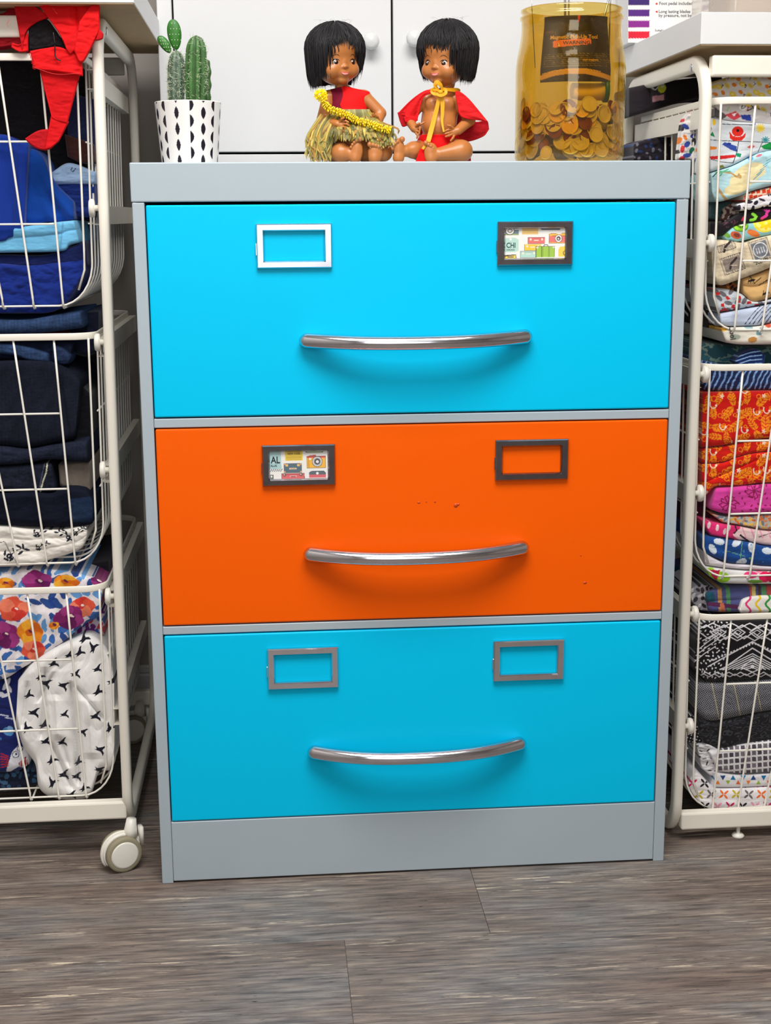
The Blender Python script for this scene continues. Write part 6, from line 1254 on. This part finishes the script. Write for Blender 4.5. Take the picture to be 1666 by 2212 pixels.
def hairdo(parent, hp, R, endf, n, seed, off=(0, -8, 13), cap_front=72):
    r = R_(seed); mb = MB(); o = np.array(off, float); Rx, Ry, Rz = R
    th = np.linspace(0, 1, 16); ph = np.radians(np.arange(-180, 180, 6)); P = []
    for t in th:
        for p in ph:
            e = endf(math.degrees(p), 0.0); zc = e - 3; tm = math.acos(max(-1, min(1, zc / Rz))) if zc > 0 else math.pi / 2; q = t * tm * 1.0; k = .93
            a, b, c = Rx * k * math.sin(q) * math.sin(p), Ry * k * math.sin(q) * math.cos(p), Rz * k * math.cos(q)
            if zc <= 0 and t > .75: c = zc * (t - .75) / .25; a, b = Rx * k * math.sin(p) * (1 - .10 * (t - .75) * 4 * min(1, -zc / 60)), Ry * k * math.cos(p) * (1 - .10 * (t - .75) * 4)
            elif zc <= 0: q = t / .75 * math.pi / 2; a, b, c = Rx * k * math.sin(q) * math.sin(p), Ry * k * math.sin(q) * math.cos(p), Rz * k * math.cos(q)
            P.append(hp(a + o[0], b + o[1], c + o[2]))
    m = len(ph); Fc = [[i * m + j, i * m + (j + 1) % m, (i + 1) * m + (j + 1) % m, (i + 1) * m + j] for i in range(len(th) - 1) for j in range(m)]
    mb.add(pw(np.array(P)), Fc)
    for s in range(n):
        p = r.uniform(-180, 180); zc = endf(p, 1.0) + 5.5 * math.sin(p * .21 + seed) * math.sin(p * .083) + r.normal(0, 3.5) - (r.rand() < .12) * r.uniform(0, 9); q0 = r.uniform(.02, .55) ** 1.0; pr = math.radians(p); k = r.uniform(.93, 1.02) + .035 * math.sin(p * .13 + seed) + .02 * math.sin(p * .47); L = []
        dp = r.normal(0, .12); fl = r.uniform(-6, 2) + 2.5 * math.sin(p * .3)
        if zc > 0: tm = math.acos(min(1, zc / Rz)); qs = np.linspace(q0, max(tm, q0 + .2), 7); L = [(Rx * k * math.sin(q) * math.sin(pr + dp * q), Ry * k * math.sin(q) * math.cos(pr + dp * q), Rz * k * math.cos(q)) for q in qs]
        else:
            qs = np.linspace(q0, math.pi / 2, 6); L = [(Rx * k * math.sin(q) * math.sin(pr + dp * q), Ry * k * math.sin(q) * math.cos(pr + dp * q), Rz * k * math.cos(q)) for q in qs]
            for f in (.35, .7, 1.0): w = k * (1 - .17 * f * f * min(1, -zc / 60)) ; L.append(((Rx * w + fl * f) * math.sin(pr + dp * 1.6), (Ry * w + fl * f) * math.cos(pr + dp * 1.6), zc * f))
        Q = pw(np.array([hp(a + o[0], b + o[1], c + o[2]) for a, b, c in L])); nn = len(Q)
        mb.add(*sweep(Q, [(-.8 * SD, 0), (0, .3 * SD), (.8 * SD, 0)], up=(0, -1, .2), scale=np.r_[np.linspace(.7, 1.1, nn - 2), .8, .12], caps=False))
    for s in range(9):                              # stray hairs on the crown
        p = r.uniform(0, 2 * np.pi); a, b = 30 * math.sin(p), 20 * math.cos(p); L = bez([(a, b, Rz * .9), (a * 1.2, b, Rz * 1.02), (a * 1.3 + r.uniform(-8, 8), b, Rz * 1.02 + r.uniform(2, 6)), (a * 1.3 + r.uniform(-14, 14), b, Rz * 1.02 + r.uniform(2, 9))], 9)
        mb.add(*sweep(pw(np.array([hp(x + o[0], y + o[1], z + o[2]) for x, y, z in L])), circ(.00007, 3), caps=False))
    return mb.build('hair', 'hair', parent)
def hand(palm, fingers, r=2.5, thumb=None, pr=(8, 6, 9)):
    out = [q_ell(palm, pr, 3)]
    for f in fingers:
        b, m_, t = np.array(f[0], float), np.array(f[1], float), np.array(f[2], float); out += [q_cone(b, m_, r * 1.05, r, 1.0), q_cone(m_, t, r, r * .86, .8)]
    return out
def foot(c, r, heel, hr, toes): return [q_ell(c, r, 5), q_ell(heel, (hr, hr * .85, hr), 5)] + [q_ell((x, d, y), (tr, tr, tr * 1.1), .7) for x, d, y, tr in toes]

# --- doll with straw skirt
d1 = thing('doll', 'left doll of the two, with a raffia skirt and a red top', 'doll', (*at(757, 350, Y0)[:2], TOP))
hp1, hd1 = head(727, 118, math.radians(24))
arms1 = [q_cone((711, 2, 209), (698, 8, 256), 15, 13.5, 5), q_cone((698, 8, 258), (729, 46, 268), 13, 8.5, 3), q_cone((790, 2, 212), (821, 6, 244), 14, 13.5, 5), q_cone((821, 6, 246), (817, 26, 264), 13, 9, 3)]
h1 = hand((737, 51, 271), [((741, 53, 263), (747, 58, 261), (753, 59, 264)), ((742, 54, 268), (749, 59, 268), (754, 59, 271)), ((741, 54, 274), (748, 58, 275), (752, 59, 279)), ((738, 53, 279), (743, 58, 283), (747, 58, 287)), ((735, 54, 263), (738, 59, 257), (743, 61, 255))]) + \
    hand((815, 31, 262), [((812, 33, 256), (808, 37, 250), (806, 39, 245)), ((810, 34, 260), (804, 38, 255), (802, 40, 251)), ((810, 34, 265), (804, 38, 262), (801, 40, 259)), ((812, 34, 270), (806, 38, 269), (803, 40, 266)), ((818, 36, 258), (815, 41, 251), (812, 42, 247))])
legs1 = [q_cone((724, 8, 328), (738, 42, 330), 24, 22, 6), q_cone((738, 42, 330), (764, 50, 334), 21, 13, 4), q_cone((792, 8, 328), (828, 32, 329), 24, 20, 6), q_cone((828, 32, 329), (815, 48, 334), 19, 13, 4)]
feet1 = foot((771, 57, 326), (13, 8, 23), (767, 56, 342), 12, [(758.5, 61, 318, 3.4), (761.5, 62, 312.5, 3.6), (765.5, 63, 307.5, 3.8), (770.5, 63, 303, 4.2), (778, 62, 300, 5.8)]) + \
    foot((811, 57, 330), (16, 8, 20), (809, 56, 342), 13, [(799, 62, 312, 5.6), (806.5, 63, 313, 4.2), (812.5, 63, 314.5, 4), (818, 62, 317, 3.8), (823.5, 60, 321, 3.5)])
torso1 = [q_cone((738, 0, 186), (746, 0, 202), 14, 15, 4), q_cone((722, 0, 207), (786, 0, 207), 14, 14, 6), q_ell((753, 0, 238), (40, 27, 48), 8), q_ell((753, 8, 264), (42, 32, 32), 8)]
body1 = hd1 + torso1 + [q_ell((756, 0, 312), (48, 34, 36), 8)] + arms1 + h1 + legs1 + feet1
smooth_field('body', body1, (676, -64, 50), (852, 80, 366), .95, 'skin', d1, skin_col)
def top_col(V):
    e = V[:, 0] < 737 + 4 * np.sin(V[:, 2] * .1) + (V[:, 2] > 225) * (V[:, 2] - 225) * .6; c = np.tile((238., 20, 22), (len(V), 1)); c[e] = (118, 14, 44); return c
smooth_field('red_top', torso1[0:1] + torso1[1:], (700, -50, 180), (812, 60, 300), 1.0, 'redcloth', d1, top_col, inflate=2.3, cut=lambda X, D, Z: np.maximum(np.maximum(186 + np.abs(X - 745) * .22 - Z, Z - 282), np.maximum(np.abs(X - 756) - 43 + 0 * Z, -99.)))
face(d1, hp1, hd1, 1.0)
def end1(p, j):                                      # how low the hair ends, by azimuth from the face
    if -44 < p < 40: return -1 + 4 * math.sin(p * .35) + (22 if -6 < p < 4 else 12 if -10 < p < 12 else 0) + 16 - abs(p) * .18
    if p >= 40: return -12 if p < 52 else -42 - min(12, (p - 52) * .3) if p < 110 else -76
    return -14 if p > -50 else -60 if p > -70 else -78
hairdo(d1, hp1, (63, 60, 57), end1, 3000, 3)
r = R_(12); mb = MB(); RC = [(176, 158, 62), (150, 140, 58), (198, 160, 54), (122, 120, 50), (164, 118, 40), (206, 176, 80), (140, 130, 74)]
def blade(L, w, c):
    L = bez(L, 10); mb.add(*sweep(pw(L), [(-w * SD, 0), (-.1 * w * SD, .22 * SD), (w * SD, 0), (.2 * w * SD, -.22 * SD)], up=(0, -1, .15), scale=np.r_[.7, np.linspace(1, 1.05, len(L) - 3), .8, .15]), c)
for i in range(360):
    p = r.uniform(-105, 105); s, c_ = math.sin(math.radians(p)), math.cos(math.radians(p)); x0, d0 = 757 + 41 * s, 4 + 33 * c_; y0 = 240 + 6 * r.rand() - 2 * s
    ln = r.uniform(.55, 1.0); col = np.array(RC[r.randint(len(RC))]) * r.uniform(.75, 1.08)
    if p < -35:                                      # swept out to the left and down to the cabinet top
        x1 = 757 - r.uniform(48, 96) * (.6 + .4 * ln); y1 = r.uniform(300, 352); L = [(x0, d0, y0), (x0 + (x1 - x0) * .45, d0 + 10, y0 + 22 + r.uniform(-6, 8)), (x0 + (x1 - x0) * .85, d0 + 12, y0 + (y1 - y0) * .6), (x1 + r.uniform(-8, 8), d0 + 10 + r.uniform(-10, 16), y1)]
    elif p > 45: x1 = 800 + r.uniform(0, 62) * ln; y1 = r.uniform(288, 322); L = [(x0, d0, y0), (x0 + (x1 - x0) * .4, 44, y0 + 22), (x1, 56 + r.uniform(0, 8), y1 - 12), (x1 + r.uniform(-4, 8), 60 + r.uniform(-4, 8), y1)]
    else: x1 = x0 + r.uniform(-24, 20); y1 = 262 + 46 * ln; L = [(x0, d0 + 2, y0), (x0 + (x1 - x0) * .4 + r.uniform(-4, 4), 38 + r.uniform(0, 6), y0 + 24), (x0 + (x1 - x0) * .8, 56 + r.uniform(0, 8), y0 + (y1 - y0) * .7), (x1, 58 + r.uniform(-2, 12), y1)]
    blade(L, r.uniform(1.2, 2.6), col)
for i in range(80):                                  # long curled strands lying over the left leg
    x0, y0 = r.uniform(668, 716), r.uniform(262, 300); L = [(x0 + 24, 34, y0 - 18), (x0 + 8, 44, y0 + 6), (x0 + r.uniform(-12, 4), 48, y0 + 30), (x0 + r.uniform(-16, 10), 50 + r.uniform(-8, 8), min(354, y0 + r.uniform(40, 74)))]; blade(L, r.uniform(1.1, 2.1), np.array(RC[r.randint(len(RC))]) * r.uniform(.8, 1.1))
for i in range(30): p = math.radians(-75 + 150 * i / 29); x, d = 757 + 42 * math.sin(p), 5 + 35 * math.cos(p); blade([(x - 1, d, 236), (x, d + 3, 244), (x + 3, d + 3, 256)], 2.2, np.array((152, 146, 84)) * r.uniform(.75, 1.1))
o = mb.build('raffia_skirt', 'raffia', d1, smooth=False, cols=True); o['kind'] = 'stuff'
# --- yellow flower garland worn by the left doll
gar = thing('flower_garland', 'yellow plastic flower garland hanging across the left doll', 'garland', tuple(pw(np.array([760., 50, 255]))))
k = 36; a = np.linspace(0, 2 * np.pi, k, endpoint=False); rp = 1 - .52 * (np.abs(np.cos(a * 3)) < .62)
rp = .48 + .52 * np.abs(np.cos(a * 3)) ** .8
FV = np.vstack([np.c_[rp * np.cos(a), rp * np.sin(a), 0.12 + .22 * rp], np.c_[rp * np.cos(a), rp * np.sin(a), -.12 + .22 * rp], [[0, 0, .1]], [[0, 0, -.12]]])
FF = [[j, (j + 1) % k, k + (j + 1) % k, k + j][::-1] for j in range(k)] + [[j, (j + 1) % k, 2 * k] for j in range(k)] + [[k + (j + 1) % k, k + j, 2 * k + 1] for j in range(k)]
fo = mesh_obj('floret', FV, FF, 'yellow', gar, smooth=False); first = True
path = bez([(690, 40, 205), (700, 42, 216), (703, 44, 226), (716, 46, 237), (737, 50, 244), (757, 52, 252), (769, 54, 260), (789, 58, 265), (806, 62, 270), (824, 66, 277), (845, 66, 281)], 200)
sd = np.r_[0, np.cumsum(np.linalg.norm(np.diff(path, axis=0), axis=1))]; ts = np.arange(0, sd[-1], 3.9)
for i, s in enumerate(ts):
    p = np.array([np.interp(s, sd, path[:, q]) for q in range(3)]); p2 = np.array([np.interp(s + 1, sd, path[:, q]) for q in range(3)]); P0, P1 = pw(p), pw(p2 if s + 1 < sd[-1] else 2 * p - np.array([np.interp(s - 1, sd, path[:, q]) for q in range(3)]))
    o = fo if first else fo.copy()
    if not first: C.objects.link(o)
    first = False; T = (P1 - P0) + r.normal(0, .12, 3) * np.linalg.norm(P1 - P0); sc_ = (8.2 if i > 3 else 9.5) * SD
    o.matrix_parent_inverse = Matrix.Translation(-gar.location); o.matrix_basis = Matrix.Translation(Vector(P0)) @ Vector(T).to_track_quat('Z', 'Y').to_matrix().to_4x4() @ Matrix.Rotation(r.uniform(0, 6), 4, 'Z') @ Matrix.Scale(sc_, 4)
for q in range(7):
    o = fo.copy(); C.objects.link(o); P0 = pw(np.array([693 + 9 * math.cos(q * .9), 44 + 3 * math.sin(q), 205 + 8 * math.sin(q * .9)])); o.matrix_basis = Matrix.Translation(Vector(P0)) @ Vector((math.cos(q * .9), -1.2, -math.sin(q * .9))).to_track_quat('Z', 'Y').to_matrix().to_4x4() @ Matrix.Scale(6.5 * SD, 4)
mesh_obj('cord', *sweep(pw(path), circ(.0012, 6)), 'yellow', gar)

# --- doll with red cape
d2 = thing('doll', 'right doll of the two, with a red cape tied by a gold ribbon', 'doll', (*at(950, 350, Y0)[:2], TOP))
hp2, hd2 = head(961, 120, math.radians(-28))
torso2 = [q_cone((969, 0, 182), (962, 0, 200), 14, 14.5, 4), q_cone((924, 0, 210), (984, 0, 210), 13, 13, 6), q_ell((951, 0, 244), (38, 27, 50), 8), q_ell((948, 8, 270), (38, 31, 34), 8), q_ell((936, 16, 224), (16, 12, 15), 8), q_ell((966, 16, 224), (16, 12, 15), 8), q_sub((939, 41, 284), (2, 6, 3.4), 1.5)]
hips2 = [q_ell((949, 0, 314), (47, 34, 37), 8)]
arms2 = [q_cone((915, 0, 213), (884, 8, 256), 14, 12, 5), q_cone((884, 8, 258), (895, 32, 278), 12, 8.5, 3), q_cone((988, 0, 214), (1014, 4, 258), 14, 13.5, 5), q_cone((1014, 4, 260), (990, 33, 282), 13, 9.5, 3)]
h2 = hand((900, 36, 280), [((902, 38, 274), (909, 42, 268), (917, 42, 264)), ((902, 40, 278), (908, 45, 276), (907, 46, 281)), ((901, 40, 284), (906, 45, 284), (906, 46, 289)), ((899, 39, 288), (903, 44, 292), (901, 44, 298)), ((899, 41, 273), (903, 46, 268), (906, 47, 266))]) + \
    hand((982, 37, 285), [((976, 40, 279), (969, 44, 280), (962, 44, 283)), ((976, 41, 285), (969, 45, 287), (962, 44, 289)), ((977, 41, 290), (970, 45, 293), (963, 44, 295)), ((981, 40, 294), (978, 44, 299), (974, 44, 304)), ((979, 41, 277), (973, 46, 272), (967, 47, 271))], 2.7)
legs2 = [q_cone((912, 6, 326), (894, 34, 324), 23, 19, 6), q_cone((894, 34, 324), (877, 46, 326), 18, 13, 4), q_cone((978, 8, 324), (997, 38, 326), 25, 24, 6), q_cone((997, 38, 326), (951, 50, 333), 23, 15, 5)]
feet2 = foot((862, 56, 322), (12, 8, 24), (861, 55, 341), 12.5, [(848.5, 60, 321, 3.6), (850.5, 61, 315, 3.7), (854, 62, 310, 3.8), (859, 62, 306, 4), (869, 60, 301, 6)]) + \
    foot((931, 57, 329), (15, 8, 21), (932, 56, 342), 12.5, [(920.5, 61, 309, 5.4), (926.5, 62, 312.5, 4), (931.5, 62, 316, 3.9), (936, 61, 320, 3.7), (940, 60, 325, 3.5)])
smooth_field('body', hd2 + torso2 + hips2 + arms2 + h2 + legs2 + feet2, (842, -64, 50), (1032, 80, 366), .95, 'skin', d2, skin_col)
smooth_field('red_shorts', torso2[3:4] + hips2, (895, -50, 284), (1004, 60, 360), 1.1, 'redcloth', d2, (230, 14, 18), inflate=2.4, cut=lambda X, D, Z: np.maximum(291 - Z, Z - 352) + 0 * X + 0 * D)
face(d2, hp2, hd2, -1.0)
def end2(p, j):
    if -40 < p < 42: return 3 + 4 * math.sin(p * .4) + (10 if 26 < p < 42 else 0) + 10 - abs(p) * .15 - (4 if -14 < p < 14 else 0)
    if p <= -40: return -14 if p > -52 else -30 if p > -75 else -62
    return -6 if p < 50 else -50 if p < 62 else -66
hairdo(d2, hp2, (66, 61, 61), end2, 3000, 8, off=(2, -11, 16))
def dcl(n, A, B, Y, base, **kw): return cloth(None, A, B, Y, base, None, kw.pop('depth', .0022), kw.pop('rnd', 2), kw.pop('amp', 2), kw.pop('fold', .06), parent=d2, name=n, m='redcloth', ends=0, du=1.2, **kw)
dcl('cape', [(936, 192), (915, 197), (888, 216), (859, 245)], [(936, 200), (916, 210), (908, 234), (902, 260)], .098, (226, 26, 30), extra=lambda X, Z, t, s: 8 * t + 3 * np.sin(s * 9) * t, amp=1.5)
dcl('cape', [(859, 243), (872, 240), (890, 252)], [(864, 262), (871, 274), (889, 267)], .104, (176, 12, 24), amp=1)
dcl('cape', [(872, 252), (886, 250), (902, 252)], [(876, 264), (889, 268), (903, 260)], .101, (214, 22, 28), amp=1.5)
dcl('cape', [(984, 196), (996, 199), (1014, 214), (1036, 240), (1053, 261)], [(984, 206), (988, 226), (992, 246), (1006, 256), (1050, 262)], .094, (226, 30, 34), extra=lambda X, Z, t, s: 6 * t + 2 * np.sin(s * 8) * t, amp=1.5)
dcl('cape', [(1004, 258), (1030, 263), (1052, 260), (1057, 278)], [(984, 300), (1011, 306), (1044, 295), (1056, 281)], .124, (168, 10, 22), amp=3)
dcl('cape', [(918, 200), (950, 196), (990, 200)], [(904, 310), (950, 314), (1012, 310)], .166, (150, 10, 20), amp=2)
dcl('loincloth', [(908, 321), (913, 320), (918, 321)], [(897, 352), (910, 352), (925, 352)], .080, (234, 14, 16), amp=1, smoothc=False)
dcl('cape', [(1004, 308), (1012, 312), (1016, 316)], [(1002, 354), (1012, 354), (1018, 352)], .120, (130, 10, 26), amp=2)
mb = MB()
def rib(L, w, sc_=None, up=(0, -1, .1)): L = bez(L, 24); mb.add(*sweep(pw(L), rrect(w * SD, .8 * SD, .3 * SD, 1), up=up, scale=sc_ if sc_ is None else np.interp(np.linspace(0, 1, len(L)), np.linspace(0, 1, len(sc_)), sc_)))
rib([(950, 42, 200), (946, 42, 224), (940, 42, 250), (931, 46, 284), (925, 52, 306)], 10, [.5, .8, .9, 1, .95]); rib([(925, 52, 304), (919, 60, 314), (913, 62, 322)], 5)
rib([(954, 42, 200), (956, 42, 220), (956, 42, 245), (955, 43, 262), (959, 46, 285)], 9, [.7, 1, .8, .6, .35])
rib([(962, 34, 193), (975, 26, 194), (988, 14, 195), (994, 4, 198)], 9, [.6, .8, 1, .9]); rib([(936, 22, 199), (930, 24, 196), (940, 36, 196), (950, 42, 200)], 9)
rib([(950, 44, 198), (941, 50, 186), (944, 52, 178), (952, 50, 184), (956, 46, 194)], 8, [.5, 1, 1.1, 1, .5]); rib([(950, 44, 199), (940, 46, 203), (933, 44, 197), (940, 48, 192), (949, 46, 197)], 7, [.6, 1, 1, 1, .6]); rib([(944, 46, 203), (953, 50, 206), (963, 46, 201), (962, 44, 194), (956, 46, 192)], 6.5)
mb.add(*spheroid(pw(np.array([952., 47, 199])), (.0036, .003, .0032), None, 14, 10))
mb.build('gold_ribbon', 'ribbon', d2, smooth=False)
